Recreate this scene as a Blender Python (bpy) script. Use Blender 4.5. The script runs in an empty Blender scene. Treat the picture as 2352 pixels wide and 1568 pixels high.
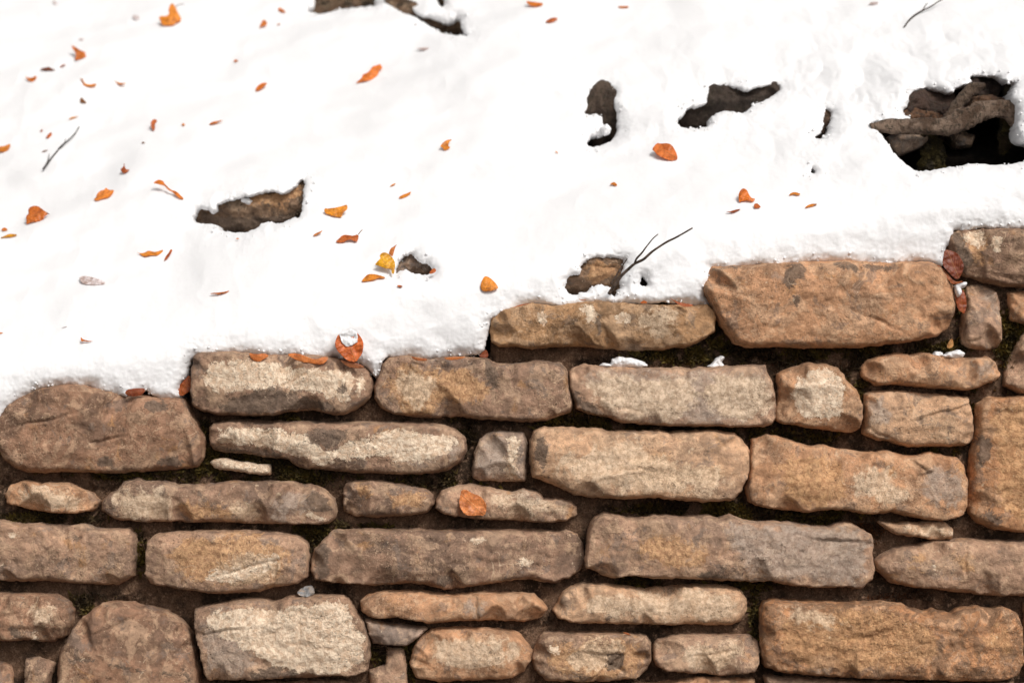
import bpy, math, random
import numpy as np

# ------------------------------------------------------------------ camera, sky, sun, exposure
D = 6.0                                   # metres from the lens to the wall face; 1000 overview pixels = 1 m there
scn = bpy.context.scene
cam_d = bpy.data.cameras.new('camera')
cam = bpy.data.objects.new('camera', cam_d)
scn.collection.objects.link(cam)
cam.location = (0, -D, 0)
cam.rotation_euler = (math.radians(90), 0, 0)
cam_d.sensor_width = 36.0
cam_d.lens = 36.0 * D / 2.352
cam_d.clip_end = 200
cam_d.dof.use_dof = True
cam_d.dof.focus_distance = D + 0.02
cam_d.dof.aperture_fstop = 2.0
scn.camera = cam

SUN_EL, SUN_AZ = 41.0, 28.0               # azimuth measured from the camera side towards the right
world = bpy.data.worlds.new('World')
scn.world = world
world.use_nodes = True
wn = world.node_tree
wn.nodes.clear()
sky = wn.nodes.new('ShaderNodeTexSky')
sky.sky_type = 'NISHITA'
sky.sun_disc = False
sky.sun_elevation = math.radians(SUN_EL)
sky.sun_rotation = math.radians(180 - SUN_AZ)
sky.dust_density = 4.0
hs = wn.nodes.new('ShaderNodeHueSaturation')
hs.inputs['Saturation'].default_value = 0.05
bg = wn.nodes.new('ShaderNodeBackground')
bg.inputs['Strength'].default_value = 0.09
wo = wn.nodes.new('ShaderNodeOutputWorld')
wn.links.new(sky.outputs[0], hs.inputs['Color'])
wn.links.new(hs.outputs[0], bg.inputs['Color'])
wn.links.new(bg.outputs[0], wo.inputs['Surface'])

sun_d = bpy.data.lights.new('sun', 'SUN')
sun_d.energy = 1.8
sun_d.angle = math.radians(14)
sun_d.color = (1.0, 0.945, 0.885)
sun = bpy.data.objects.new('sun', sun_d)
scn.collection.objects.link(sun)
from mathutils import Vector
el, az = math.radians(SUN_EL), math.radians(SUN_AZ)
sdir = Vector((math.sin(az) * math.cos(el), -math.cos(az) * math.cos(el), math.sin(el)))
sun.rotation_euler = (-sdir).to_track_quat('-Z', 'Y').to_euler()

scn.view_settings.view_transform = 'Standard'
scn.view_settings.look = 'None'
scn.view_settings.gamma = 1.0
scn.view_settings.use_curve_mapping = False
scn.view_settings.exposure = 0.30

COL = scn.collection

# ------------------------------------------------------------------ noise
_rs = np.random.RandomState(7)
_perm = np.tile(_rs.permutation(512), 3)
_ga = _rs.rand(512) * 2 * np.pi
_gx, _gy = np.cos(_ga), np.sin(_ga)


def perlin(x, y, seed=0):
    x = x + seed * 17.31
    y = y + seed * 9.77
    xi = np.floor(x).astype(np.int64); yi = np.floor(y).astype(np.int64)
    xf = x - xi; yf = y - yi
    u = xf * xf * xf * (xf * (xf * 6 - 15) + 10)
    v = yf * yf * yf * (yf * (yf * 6 - 15) + 10)

    def g(ix, iy, dx, dy):
        h = _perm[(_perm[ix & 511] + iy) & 511]
        return _gx[h] * dx + _gy[h] * dy
    n00 = g(xi, yi, xf, yf); n10 = g(xi + 1, yi, xf - 1, yf)
    n01 = g(xi, yi + 1, xf, yf - 1); n11 = g(xi + 1, yi + 1, xf - 1, yf - 1)
    a = n00 + u * (n10 - n00); b = n01 + u * (n11 - n01)
    return (a + v * (b - a)) * 1.5


def fbm(x, y, f, seed=0, octv=4, gain=0.5):
    s = 0; a = 1.0; t = 0
    for o in range(octv):
        s = s + a * perlin(x * f, y * f, seed + o * 3)
        t += a; a *= gain; f *= 2.07
    return s / t


# ------------------------------------------------------------------ pixel <-> place
TILES = {'O': (0, 0, 1), 'A': (0, 0, 4), 'B': (588, 0, 4), 'C': (1176, 143.6, 4), 'D': (1764, 143.6, 4),
         'E': (0, 344.5, 4), 'F': (588, 392.2, 4), 'W1': (0, 689, 4), 'W2': (588, 689, 4),
         'W3': (1176, 574.2, 4), 'W4': (1764, 488, 4), 'W6': (588, 1081.3, 3.2194)}


def P(s, tile='O'):
    a = np.array([float(q) for q in s.replace(',', ' ').split()]).reshape(-1, 2)
    ox, oy, k = TILES[tile]
    return a / k + np.array([ox, oy])


def unproj(px, yfun):
    """point on the surface y = yfun(x, z) seen at overview pixel px (n, 2)"""
    px = np.asarray(px, float)
    u = (px[:, 0] - 1176) / 1000.0; w = (784 - px[:, 1]) / 1000.0
    y = np.zeros(len(px))
    for _ in range(14):
        s = (D + y) / D
        y = yfun(u * s, w * s)
    s = (D + y) / D
    return u * s, y, w * s


TAN = math.tan(math.radians(35))


def zbase(x):
    return 0.05 + 0.183 * x


def slope_y(x, z):
    """the bank behind the wall: a short upright face over the coping, then a 35 degree slope"""
    t = (z - zbase(x) - 0.10) / TAN
    k = 0.05
    return 0.5 * (t + np.sqrt(t * t + k * k)) - 0.005


def snow_y(x, z):
    y = slope_y(x, z)
    far = np.clip(y / 0.25, 0.25, 1)
    y = y + far * 0.085 * fbm(x, z * 1.5, 1.7, 11, 2)
    sh = x - 0.0; w = z - 0.18 * x
    y = y + far * 0.026 * fbm(sh, w * 2.6, 4.0, 21, 2)
    lump = np.exp(-(((x - .95) / .55) ** 2 + ((z - .62) / .22) ** 2))
    y = y - lump * (0.05 * np.abs(fbm(x, z, 6, 35, 2)) + 0.008 * np.abs(fbm(x, z, 26, 36, 2)))
    y = y + 0.007 * np.abs(fbm(x, z, 9, 31, 2)) + 0.0014 * fbm(x, z, 30, 33, 3) * (1.3 - 0.6 * far)
    return y


# ------------------------------------------------------------------ outline -> relief mesh
def chaikin(p, n=2):
    for _ in range(n):
        q = np.roll(p, -1, 0)
        p = np.stack([p * 0.75 + q * 0.25, p * 0.25 + q * 0.75], 1).reshape(-1, 2)
    return p


def sdist(X, Z, poly):
    """signed distance, positive inside"""
    shp = X.shape
    x = X.ravel(); z = Z.ravel()
    d2 = np.full(x.shape, 1e9); ins = np.zeros(x.shape, bool)
    a = poly; b = np.roll(poly, -1, 0)
    for (ax, az_), (bx, bz) in zip(a, b):
        ex, ez = bx - ax, bz - az_
        L = ex * ex + ez * ez
        if L < 1e-14:
            continue
        px, pz = x - ax, z - az_
        t = np.clip((px * ex + pz * ez) / L, 0, 1)
        dx = px - t * ex; dz = pz - t * ez
        np.minimum(d2, dx * dx + dz * dz, out=d2)
        if az_ != bz:
            c = ((az_ > z) != (bz > z)) & (x < (bx - ax) * (z - az_) / (bz - az_) + ax)
            ins ^= c
    d = np.sqrt(d2)
    return np.where(ins, d, -d).reshape(shp)


def grid_trim(gx, gz, sdfun):
    """grid over gx x gz trimmed to sd >= 0 with the rim snapped on to the outline"""
    X, Z = np.meshgrid(gx, gz)
    sd = sdfun(X, Z)
    dz_, dx_ = np.gradient(sd, gz, gx)
    cell = min(np.min(np.diff(gx)), np.min(np.diff(gz)))
    near = (np.abs(sd) < 0.75 * cell)
    g2 = np.maximum(dx_ * dx_ + dz_ * dz_, 0.25)
    mvx = np.where(near, np.clip(-sd * dx_ / g2, -cell, cell), 0)
    mvz = np.where(near, np.clip(-sd * dz_ / g2, -cell, cell), 0)
    X = X + mvx * 0.8; Z = Z + mvz * 0.8
    sd = np.where(near, np.maximum(sd, 0) * 0.1, sd)
    ok = sd >= 0
    n, m = X.shape
    idx = np.arange(n * m).reshape(n, m)
    q = np.stack([idx[:-1, :-1], idx[:-1, 1:], idx[1:, 1:], idx[1:, :-1]], -1).reshape(-1, 4)
    okq = ok.ravel()[q]
    cnt = okq.sum(1)
    quads = q[cnt == 4]
    t3 = q[cnt == 3]; o3 = okq[cnt == 3]
    tris = np.array([r[k] for r, k in zip(t3, o3)]).reshape(-1, 3) if len(t3) else np.zeros((0, 3), int)
    used = np.zeros(n * m, bool)
    used[quads.ravel()] = True
    used[tris.ravel()] = True
    remap = -np.ones(n * m, int)
    remap[used] = np.arange(used.sum())
    return X.ravel()[used], Z.ravel()[used], sd.ravel()[used], remap[quads], remap[tris]


def rim_edges(quads, tris):
    e = [quads[:, [i, (i + 1) % 4]] for i in range(4)] + [tris[:, [i, (i + 1) % 3]] for i in range(3)]
    e = np.concatenate(e)
    n = e.max() + 1
    key = e[:, 0].astype(np.int64) * n + e[:, 1]
    rev = e[:, 1].astype(np.int64) * n + e[:, 0]
    return e[~np.isin(key, rev)]


def build(name, V, quads, tris, mat, parent=None, attrs=None, smooth=True):
    me = bpy.data.meshes.new(name)
    nq, nt = len(quads), len(tris)
    me.vertices.add(len(V))
    me.vertices.foreach_set('co', np.asarray(V, np.float32).ravel())
    loops = np.concatenate([quads.ravel(), tris.ravel()]).astype(np.int32)
    me.loops.add(len(loops))
    me.loops.foreach_set('vertex_index', loops)
    me.polygons.add(nq + nt)
    st = np.concatenate([np.arange(nq) * 4, nq * 4 + np.arange(nt) * 3]).astype(np.int32)
    me.polygons.foreach_set('loop_start', st)
    me.polygons.foreach_set('use_smooth', np.full(nq + nt, smooth))
    me.update(calc_edges=True)
    me.validate()
    if attrs:
        for k, v in attrs.items():
            a = me.attributes.new(k, 'FLOAT', 'POINT')
            a.data.foreach_set('value', np.asarray(v, np.float32))
    me.materials.append(mat)
    o = bpy.data.objects.new(name, me)
    COL.objects.link(o)
    o.parent = parent
    return o


def with_skirt(x, y, z, quads, tris, yback, attrs=None, steps=(1.0,)):
    """close the relief with side walls running back to yback (array or number)"""
    e = rim_edges(quads, tris)
    rv, inv = np.unique(e.ravel(), return_inverse=True)
    e2 = inv.reshape(-1, 2)
    V = [np.stack([x, y, z], 1)]
    yb = np.broadcast_to(np.asarray(yback, float), x.shape)[rv]
    Q = [quads]
    prev = rv
    n0 = len(x)
    for s in steps:
        V.append(np.stack([x[rv], y[rv] + (yb - y[rv]) * s, z[rv]], 1))
        cur = n0 + np.arange(len(rv)); n0 += len(rv)
        Q.append(np.stack([prev[e2[:, 1]], prev[e2[:, 0]], cur[e2[:, 0]], cur[e2[:, 1]]], 1))
        prev = cur
    at = {k: np.concatenate([v] + [v[rv]] * len(steps)) for k, v in (attrs or {}).items()}
    return np.concatenate(V), np.concatenate(Q), tris, at


# ------------------------------------------------------------------ materials
class NT:
    def __init__(self, name):
        self.m = bpy.data.materials.new(name)
        self.m.use_nodes = True
        self.t = self.m.node_tree
        self.t.nodes.clear()
        self.out = self.n('ShaderNodeOutputMaterial')
        self.b = self.n('ShaderNodeBsdfPrincipled')
        self.l(self.b.outputs[0], self.out.inputs['Surface'])

    def n(self, k, **kw):
        nd = self.t.nodes.new(k)
        for a, v in kw.items():
            setattr(nd, a, v)
        return nd

    def l(self, a, b):
        self.t.links.new(a, b)

    def setin(self, nd, key, v):
        if hasattr(v, 'is_output'):
            self.l(v, nd.inputs[key])
        else:
            nd.inputs[key].default_value = v

    def math(self, op, a, b=0.0, clamp=False):
        nd = self.n('ShaderNodeMath', operation=op, use_clamp=clamp)
        self.setin(nd, 0, a); self.setin(nd, 1, b)
        return nd.outputs[0]

    def noise(self, vec, scale, detail=4, rough=0.55, dist=0.0):
        nd = self.n('ShaderNodeTexNoise')
        self.l(vec, nd.inputs['Vector'])
        nd.inputs['Scale'].default_value = scale
        nd.inputs['Detail'].default_value = detail
        nd.inputs['Roughness'].default_value = rough
        nd.inputs['Distortion'].default_value = dist
        return nd.outputs['Fac']

    def step(self, v, lo, hi, a=0.0, b=1.0):
        nd = self.n('ShaderNodeMapRange', interpolation_type='SMOOTHSTEP')
        self.setin(nd, 'Value', v)
        nd.inputs['From Min'].default_value = lo; nd.inputs['From Max'].default_value = hi
        nd.inputs['To Min'].default_value = a; nd.inputs['To Max'].default_value = b
        return nd.outputs[0]

    def mix(self, f, a, b, blend='MIX'):
        nd = self.n('ShaderNodeMix', data_type='RGBA', blend_type=blend)
        self.setin(nd, 'Factor', f)
        for k, v in ((6, a), (7, b)):
            if hasattr(v, 'is_output'):
                self.l(v, nd.inputs[k])
            else:
                nd.inputs[k].default_value = (*v, 1) if len(v) == 3 else v
        return nd.outputs[2]

    def attr(self, name):
        return self.n('ShaderNodeAttribute', attribute_name=name).outputs['Fac']

    def bump(self, h, strength, dist, prev=None):
        nd = self.n('ShaderNodeBump')
        nd.inputs['Strength'].default_value = strength
        nd.inputs['Distance'].default_value = dist
        self.l(h, nd.inputs['Height'])
        if prev is not None:
            self.l(prev, nd.inputs['Normal'])
        return nd.outputs[0]

    def coords(self, rand=True):
        tc = self.n('ShaderNodeTexCoord')
        if not rand:
            return tc.outputs['Object']
        oi = self.n('ShaderNodeObjectInfo')
        self.oi = oi
        va = self.n('ShaderNodeVectorMath', operation='MULTIPLY_ADD')
        cx = self.n('ShaderNodeCombineXYZ')
        r = self.math('MULTIPLY', oi.outputs['Random'], 37.0)
        self.l(r, cx.inputs[0]); self.l(r, cx.inputs[1])
        self.l(cx.outputs[0], va.inputs[0])
        va.inputs[1].default_value = (1, 1, 1)
        self.l(tc.outputs['Object'], va.inputs[2])
        return va.outputs[0]


def stone_material():
    t = NT('weathered_stone')
    c = t.coords()
    base = t.oi.outputs['Color']
    n1 = t.noise(c, 9, 5, 0.6, 0.4)
    n2 = t.noise(c, 28, 6, 0.65, 0.6)
    n3 = t.noise(c, 95, 5, 0.7)
    n4 = t.noise(c, 300, 3, 0.7)
    dark = t.mix(1.0, base, (0.63, 0.655, 0.69, 1), 'MULTIPLY')
    pale = t.mix(0.5, base, (0.62, 0.43, 0.28))
    col = t.mix(t.step(n1, 0.46, 0.62), base, dark)
    col = t.mix(t.math('MULTIPLY', t.step(n2, 0.52, 0.66), 0.75), col, pale)
    # rust and ochre blotches
    n5 = t.noise(c, 16, 4, 0.6, 0.8)
    n5 = t.math('ADD', n5, 0.0)
    col = t.mix(t.math('MULTIPLY', t.step(n5, 0.60, 0.70), 0.5), col, (0.46, 0.235, 0.09))
    reg = t.step(t.noise(c, 6, 3, 0.5), 0.40, 0.60, 0.25, 1.0)      # smooth beds against coarse crusted ones
    cb = t.noise(c, 15, 8, 0.68, 0.7)
    col = t.mix(t.math('MULTIPLY', t.step(cb, 0.525, 0.555), 0.62), col, pale)
    cg = t.noise(c, 19, 8, 0.66, 0.5)
    col = t.mix(t.math('MULTIPLY', t.step(cg, 0.575, 0.60), 0.65), col, t.mix(0.5, dark, (0.20, 0.165, 0.14)))
    blot = t.noise(c, 44, 5, 0.7, 0.4)
    col = t.mix(1.0, col, t.step(blot, 0.34, 0.66, 0.74, 1.24), 'MULTIPLY')
    spk = t.step(t.noise(c, 120, 4, 0.75, 0.3), 0.57, 0.66)
    col = t.mix(t.math('MULTIPLY', t.math('MULTIPLY', spk, reg), 0.55), col, (0.66, 0.47, 0.31))
    # coarse stones carry a brown pitted crust
    cru = t.step(t.noise(c, 36, 6, 0.7, 0.5), 0.46, 0.55, 1.0, 0.0)
    camt = t.math('MULTIPLY', t.math('SUBTRACT', t.oi.outputs['Alpha'], 0.55), 2.2, True)
    col = t.mix(t.math('MULTIPLY', cru, camt), col, (0.19, 0.112, 0.066))
    # traced patches of weathering, some p_dark ones painted shade: attribute is the distance inside the patch in cm
    edge = t.math('MULTIPLY', t.math('SUBTRACT', t.noise(c, 30, 9, 0.76, 0.7), 0.5), 8.0)
    fine = t.math('MULTIPLY', t.math('SUBTRACT', n4, 0.5), 0.7)
    wob = t.math('ADD', edge, fine)
    wob2 = t.math('ADD', wob, t.math('MULTIPLY', t.math('SUBTRACT', t.noise(c, 17, 9, 0.74, 0.9), 0.5), 13.0))

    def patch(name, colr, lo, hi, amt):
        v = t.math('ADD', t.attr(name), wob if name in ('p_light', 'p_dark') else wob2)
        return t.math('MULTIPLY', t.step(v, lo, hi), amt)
    mott = t.math('MINIMUM', t.step(n3, 0.40, 0.60), t.math('SUBTRACT', 1.0, t.math('MULTIPLY', cru, camt)))
    ochre = t.mix(mott, (0.38, 0.195, 0.09), (0.66, 0.385, 0.19))
    light = t.mix(mott, (0.69, 0.49, 0.335), (0.93, 0.755, 0.57))
    grey = t.mix(mott, (0.29, 0.218, 0.170), (0.45, 0.36, 0.29))
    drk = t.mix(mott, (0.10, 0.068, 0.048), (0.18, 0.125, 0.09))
    soft = t.mix(mott, (0.52, 0.37, 0.245), (0.78, 0.595, 0.42))
    col = t.mix(patch('p_grey', None, -0.9, 1.2, 0.68), col, grey)
    col = t.mix(patch('p_ochre', None, -0.5, 0.9, 0.72), col, ochre)
    col = t.mix(patch('p_soft', None, -0.7, 1.0, 0.72), col, soft)
    lf = patch('p_light', None, -0.06, 0.16, 0.92)
    col = t.mix(lf, col, light)
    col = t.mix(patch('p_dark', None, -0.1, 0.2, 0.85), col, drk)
    # small pits, pale lichen flecks, thin calcite veins
    pit = t.step(t.noise(c, 150, 4, 0.7), 0.33, 0.40, 0.42, 1.0)
    col = t.mix(reg, col, t.mix(1.0, col, pit, 'MULTIPLY'))
    fleck = t.step(t.noise(c, 75, 3, 0.5, 1.0), 0.69, 0.73)
    col = t.mix(t.math('MULTIPLY', fleck, 0.55), col, (0.68, 0.52, 0.36))
    vn = t.math('ABSOLUTE', t.math('SUBTRACT', t.noise(c, 7, 2, 0.4, 1.2), 0.5))
    vein = t.math('MULTIPLY', t.step(vn, 0.0, 0.0045, 1.0, 0.0), t.step(t.noise(c, 11, 2, 0.5), 0.52, 0.62))
    col = t.mix(t.math('MULTIPLY', vein, 0.5), col, (0.70, 0.53, 0.36))
    # grain
    gr = t.step(n4, 0.28, 0.72, 0.80, 1.18)
    col = t.mix(reg, col, t.mix(1.0, col, gr, 'MULTIPLY'))
    t.l(col, t.b.inputs['Base Color'])
    t.l(t.step(n2, 0.3, 0.7, 0.68, 0.9), t.b.inputs['Roughness'])
    t.b.inputs['Specular IOR Level'].default_value = 0.32
    h = t.math('ADD', t.math('MULTIPLY', t.math('MULTIPLY', n3, reg), 1.0), t.math('MULTIPLY', n2, 1.0))
    h = t.math('ADD', h, t.math('MULTIPLY', t.step(cb, 0.53, 0.57), 0.18))
    h = t.math('ADD', h, t.math('MULTIPLY', pit, 0.25))
    h = t.math('ADD', h, t.math('MULTIPLY', t.math('MULTIPLY', lf, mott), 0.35))
    n6 = t.noise(c, 48, 5, 0.62, 0.3)
    rg_ = t.math('MULTIPLY', t.step(n6, 0.38, 0.62), t.math('SUBTRACT', t.oi.outputs['Alpha'], 0.35))
    h = t.math('ADD', h, t.math('MULTIPLY', rg_, 1.3))
    b1 = t.bump(h, 0.75, 0.0055)
    b2 = t.bump(n4, 0.5, 0.002, b1)
    t.l(b2, t.b.inputs['Normal'])
    return t.m


def soil_material(name, ca, cb, cc, bump=0.012):
    t = NT(name)
    c = t.coords(False)
    n1 = t.noise(c, 12, 5, 0.65)
    n2 = t.noise(c, 70, 6, 0.75)
    n3 = t.noise(c, 260, 3, 0.7)
    col = t.mix(t.step(n1, 0.42, 0.60), ca, cb)
    col = t.mix(t.step(n2, 0.50, 0.72), col, cc)
    col = t.mix(1.0, col, t.step(n3, 0.3, 0.7, 0.55, 1.3), 'MULTIPLY')
    t.l(col, t.b.inputs['Base Color'])
    t.b.inputs['Roughness'].default_value = 0.9
    t.b.inputs['Specular IOR Level'].default_value = 0.2
    h = t.math('ADD', t.math('MULTIPLY', n2, 1.0), t.math('MULTIPLY', n3, 0.35))
    t.l(t.bump(h, 0.9, bump), t.b.inputs['Normal'])
    return t.m


def snow_material(name='snow', sss=0.0):
    t = NT(name)
    c = t.coords(False)
    n1 = t.noise(c, 55, 5, 0.65)
    n2 = t.noise(c, 400, 3, 0.7)
    t.b.inputs['Base Color'].default_value = (0.80, 0.795, 0.80, 1)
    t.b.inputs['Roughness'].default_value = 0.55
    t.b.inputs['Specular IOR Level'].default_value = 0.25
    t.b.inputs['Subsurface Weight'].default_value = sss
    t.b.inputs['Subsurface Radius'].default_value = (1.0, 0.95, 0.95)
    t.b.inputs['Subsurface Scale'].default_value = 0.012
    h = t.math('ADD', n1, t.math('MULTIPLY', n2, 0.3))
    t.l(t.bump(h, 0.35, 0.003), t.b.inputs['Normal'])
    return t.m


def leaf_material():
    t = NT('dry_leaf')
    c = t.coords()
    base = t.oi.outputs['Color']
    n1 = t.noise(c, 60, 4, 0.6)
    n2 = t.noise(c, 300, 3, 0.6)
    col = t.mix(t.step(n1, 0.40, 0.68), base, t.mix(1.0, base, (0.62, 0.50, 0.45, 1), 'MULTIPLY'))
    col = t.mix(1.0, col, t.step(n2, 0.3, 0.7, 0.82, 1.15), 'MULTIPLY')
    u = t.attr('u'); v = t.attr('v')
    av = t.math('ABSOLUTE', v)
    mid = t.step(av, 0.015, 0.06, 1.0, 0.0)
    ph = t.math('SUBTRACT', t.math('MULTIPLY', u, 7.0), t.math('MULTIPLY', av, 4.0))
    fr = t.math('ABSOLUTE', t.math('SUBTRACT', t.math('FRACT', ph), 0.5))
    side = t.step(fr, 0.04, 0.13, 1.0, 0.0)
    ve = t.math('MAXIMUM', mid, t.math('MULTIPLY', side, 0.6))
    col = t.mix(t.math('MULTIPLY', ve, 0.35), col, (0.62, 0.30, 0.10))
    t.l(col, t.b.inputs['Base Color'])
    t.b.inputs['Roughness'].default_value = 0.42
    t.b.inputs['Specular IOR Level'].default_value = 0.45
    t.l(t.bump(t.math('ADD', ve, t.math('MULTIPLY', n1, 1.2)), 0.6, 0.0015), t.b.inputs['Normal'])
    tr = t.n('ShaderNodeBsdfTranslucent')
    t.l(col, tr.inputs['Color'])
    mx = t.n('ShaderNodeMixShader')
    mx.inputs[0].default_value = 0.30
    t.l(t.b.outputs[0], mx.inputs[1]); t.l(tr.outputs[0], mx.inputs[2])
    t.l(mx.outputs[0], t.out.inputs['Surface'])
    return t.m


def bark_material():
    t = NT('bark')
    tc = t.n('ShaderNodeTexCoord')
    mp = t.n('ShaderNodeMapping')
    mp.inputs['Scale'].default_value = (1.4, 1, 1)
    t.l(tc.outputs['Object'], mp.inputs[0])
    c = mp.outputs[0]
    oi = t.n('ShaderNodeObjectInfo')
    base = oi.outputs['Color']
    n1 = t.noise(c, 16, 5, 0.65, 0.5)
    n2 = t.noise(c, 70, 5, 0.7)
    col = t.mix(t.step(n1, 0.42, 0.62), base, t.mix(1.0, base, (0.35, 0.28, 0.22, 1), 'MULTIPLY'))
    col = t.mix(t.math('MULTIPLY', t.step(n2, 0.50, 0.62), 0.8), col, (0.035, 0.024, 0.012))
    t.l(col, t.b.inputs['Base Color'])
    t.b.inputs['Roughness'].default_value = 0.85
    t.l(t.bump(t.math('ADD', n1, n2), 1.0, 0.022), t.b.inputs['Normal'])
    return t.m


def tuft_material(name='moss', k=1.0):
    t = NT(name)
    c = t.coords(False)
    n1 = t.noise(c, 30, 4, 0.6)
    n2 = t.noise(c, 9, 3, 0.6)
    col = t.mix(t.step(n1, 0.35, 0.65), (0.040 * k, 0.026 * k, 0.006 * k), (0.150 * k, 0.105 * k, 0.014 * k))
    col = t.mix(t.step(n2, 0.5, 0.62), col, (0.060, 0.036, 0.014))
    t.l(col, t.b.inputs['Base Color'])
    t.b.inputs['Roughness'].default_value = 0.9
    return t.m


STONE = stone_material()
SNOW = snow_material()
CRUMB = snow_material('snow_grain', 0.0)
LEAF = leaf_material()
BARK = bark_material()
MOSS = tuft_material()
MOSS2 = tuft_material('dark_moss', 0.38)  # same moss recipe scaled darker, for the pieces in the hollow
MORTAR = soil_material('joint_earth', (0.17, 0.10, 0.062), (0.046, 0.028, 0.017), (0.37, 0.235, 0.155))
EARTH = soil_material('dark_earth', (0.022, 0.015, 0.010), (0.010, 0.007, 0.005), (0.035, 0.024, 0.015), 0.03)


def tag(o, label=None, cat=None, group=None, kind=None):
    if label: o['label'] = label
    if cat: o['category'] = cat
    if group: o['group'] = group
    if kind: o['kind'] = kind
    return o


# ------------------------------------------------------------------ stones
def stone_mesh(name, px, seed, yref=0.0, yfront=0.0, depth=0.055, r=0.024, cell=0.0036, back=0.13,
               parent=None, color=(0.27, 0.2, 0.15), patches=(), rough=1.0, facets=6, ytilt=None,
               mat=None, edge_noise=1.0, smooth_n=0):
    """ytilt(x, z): surface the stone face follows (default an upright plane at yref)"""
    rng = random.Random(seed * 91 + 5)
    yf = ytilt or (lambda x, z: np.full(np.shape(x), float(yref)))
    wx, wy, wz = unproj(px, yf)
    poly = np.stack([wx, wz], 1)
    poly = chaikin(poly, smooth_n) if smooth_n else np.concatenate([np.linspace(a_, b_, 4)[:-1] for a_, b_ in zip(poly, np.roll(poly, -1, 0))])
    lo = poly.min(0) - 0.012; hi = poly.max(0) + 0.012
    gx = np.arange(lo[0], hi[0] + cell, cell); gz = np.arange(lo[1], hi[1] + cell, cell)

    def sdf(X, Z):
        d = sdist(X, Z, poly)
        return d + edge_noise * (0.0040 * fbm(X, Z, 22, seed, 3) + 0.0024 * fbm(X, Z, 70, seed + 5, 3)) + 0.0024
    x, z, sd, quads, tris = grid_trim(gx, gz, sdf)
    w, h = hi - lo
    # edge radius varies round the stone: crisp arrises here, worn ones there
    rl = r * np.clip(1.0 + 1.3 * fbm(x, z, 7, seed + 9, 2), 0.45, 1.9)
    rl = np.minimum(rl, 0.42 * min(w, h))
    t1 = np.clip(sd / (0.42 * rl), 0, 1)
    t2 = np.clip(sd / np.minimum(1.9 * rl, 0.48 * min(w, h)), 0, 1)
    prof = 0.76 * (1 - (1 - t1) ** 2.0) ** 0.65 + 0.24 * (1 - (1 - t2) ** 2.0)
    hgt = depth * prof
    # body swell, tilt and chips struck off the arrises
    xc, zc = poly.mean(0)
    hgt = hgt + prof * (rng.uniform(-.030, .030) * (x - xc) + rng.uniform(-.10, .10) * (z - zc))
    hgt = hgt + prof * rough * (0.010 * fbm(x, z, 5, seed + 1, 2) + 0.0050 * fbm(x, z, 17, seed + 2, 3))
    if facets:
        for k in range(facets + 1):
            a = rng.uniform(0, 2 * math.pi)
            dx_, dz_ = math.cos(a), math.sin(a)
            ext = abs(dx_) * w * .5 + abs(dz_) * h * .5
            o_ = ((x - xc) * dx_ + (z - zc) * dz_) - ext * rng.uniform(.30, .85)
            pl_ = depth * 1.02 - math.tan(math.radians(rng.uniform(4, 15))) * o_ + 0.007 * fbm(x, z, 13, seed + 60 + k, 3)
            hgt = np.minimum(hgt, np.maximum(pl_, 0.25 * depth * prof))
        for k in range(rng.choice((0, 1, 1, 2, 3))):          # cracks and bedding joints
            a = rng.gauss(0.1, .35) if rng.random() < .65 else rng.gauss(1.5, .25)
            ca, sa = math.cos(a), math.sin(a)
            ox, oz = xc + rng.uniform(-.35, .35) * w, zc + rng.uniform(-.3, .3) * h
            uu = (x - ox) * ca + (z - oz) * sa
            vv = -(x - ox) * sa + (z - oz) * ca + 0.012 * fbm(x, z, 9, seed + 80 + k, 3) + 0.003 * fbm(x, z, 50, seed + 82, 2)
            le = rng.uniform(.03, .11)
            on = np.clip(1.3 - np.abs(uu) / le, 0, 1)
            stp = rng.choice((-1, 0, 1)) * 0.0035
            hgt = hgt - prof * (0.007 * on * np.clip(1 - np.abs(vv) / 0.0042, 0, 1) + stp * on * (np.clip(vv / 0.004, -1, 1)) * np.exp(-np.abs(vv) / .03))
    for k in range(int(facets * 1.4)):
        i = rng.randrange(len(poly)); p0 = poly[i]
        tx, tz = poly[(i + 3) % len(poly)] - poly[i - 3]
        L = math.hypot(tx, tz) or 1
        nx, nz = -tz / L, tx / L
        # inward normal
        if (xc - p0[0]) * nx + (zc - p0[1]) * nz < 0: nx, nz = -nx, -nz
        a = rng.uniform(-.4, .4)
        nx, nz = nx * math.cos(a) - nz * math.sin(a), nx * math.sin(a) + nz * math.cos(a)
        s = rng.uniform(0.6, 1.5)
        dd = (x - p0[0]) * nx + (z - p0[1]) * nz
        tg = (x - p0[0]) * -nz + (z - p0[1]) * nx
        pl = depth * rng.uniform(0.15, 0.72) + s * 0.75 * dd + rng.uniform(10, 60) * tg * tg + 0.005 * fbm(x, z, 30, seed + 20 + k, 2)
        hgt = np.minimum(hgt, np.maximum(pl, 0.1 * depth * prof))
    # strata ledges
    led = fbm(x * 0.35, z, 24, seed + 40, 2)
    hgt = hgt + prof * rough * 0.0016 * np.tanh(5 * led)
    hgt = hgt + rough * prof * (0.0022 * fbm(x, z, 55, seed + 3, 3) + 0.0012 * fbm(x, z, 140, seed + 6, 2))
    y = yf(x, z) + yfront + depth - hgt - 0.02
    at = {}
    for key in ('p_light', 'p_ochre', 'p_grey', 'p_dark', 'p_soft'):
        v = np.full(x.shape, -9.0)
        for kk, pp in patches:
            if kk == key:
                ux, uy, uz = unproj(pp, yf)
                v = np.maximum(v, sdist(x, z, chaikin(np.stack([ux, uz], 1), 1)) * 100)
        at[key] = v
    V, Q, T, at = with_skirt(x, y, z, quads, tris, yf(x, z) + back, at)
    o = build(name, V, Q, T, mat or STONE, parent, at)
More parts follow.
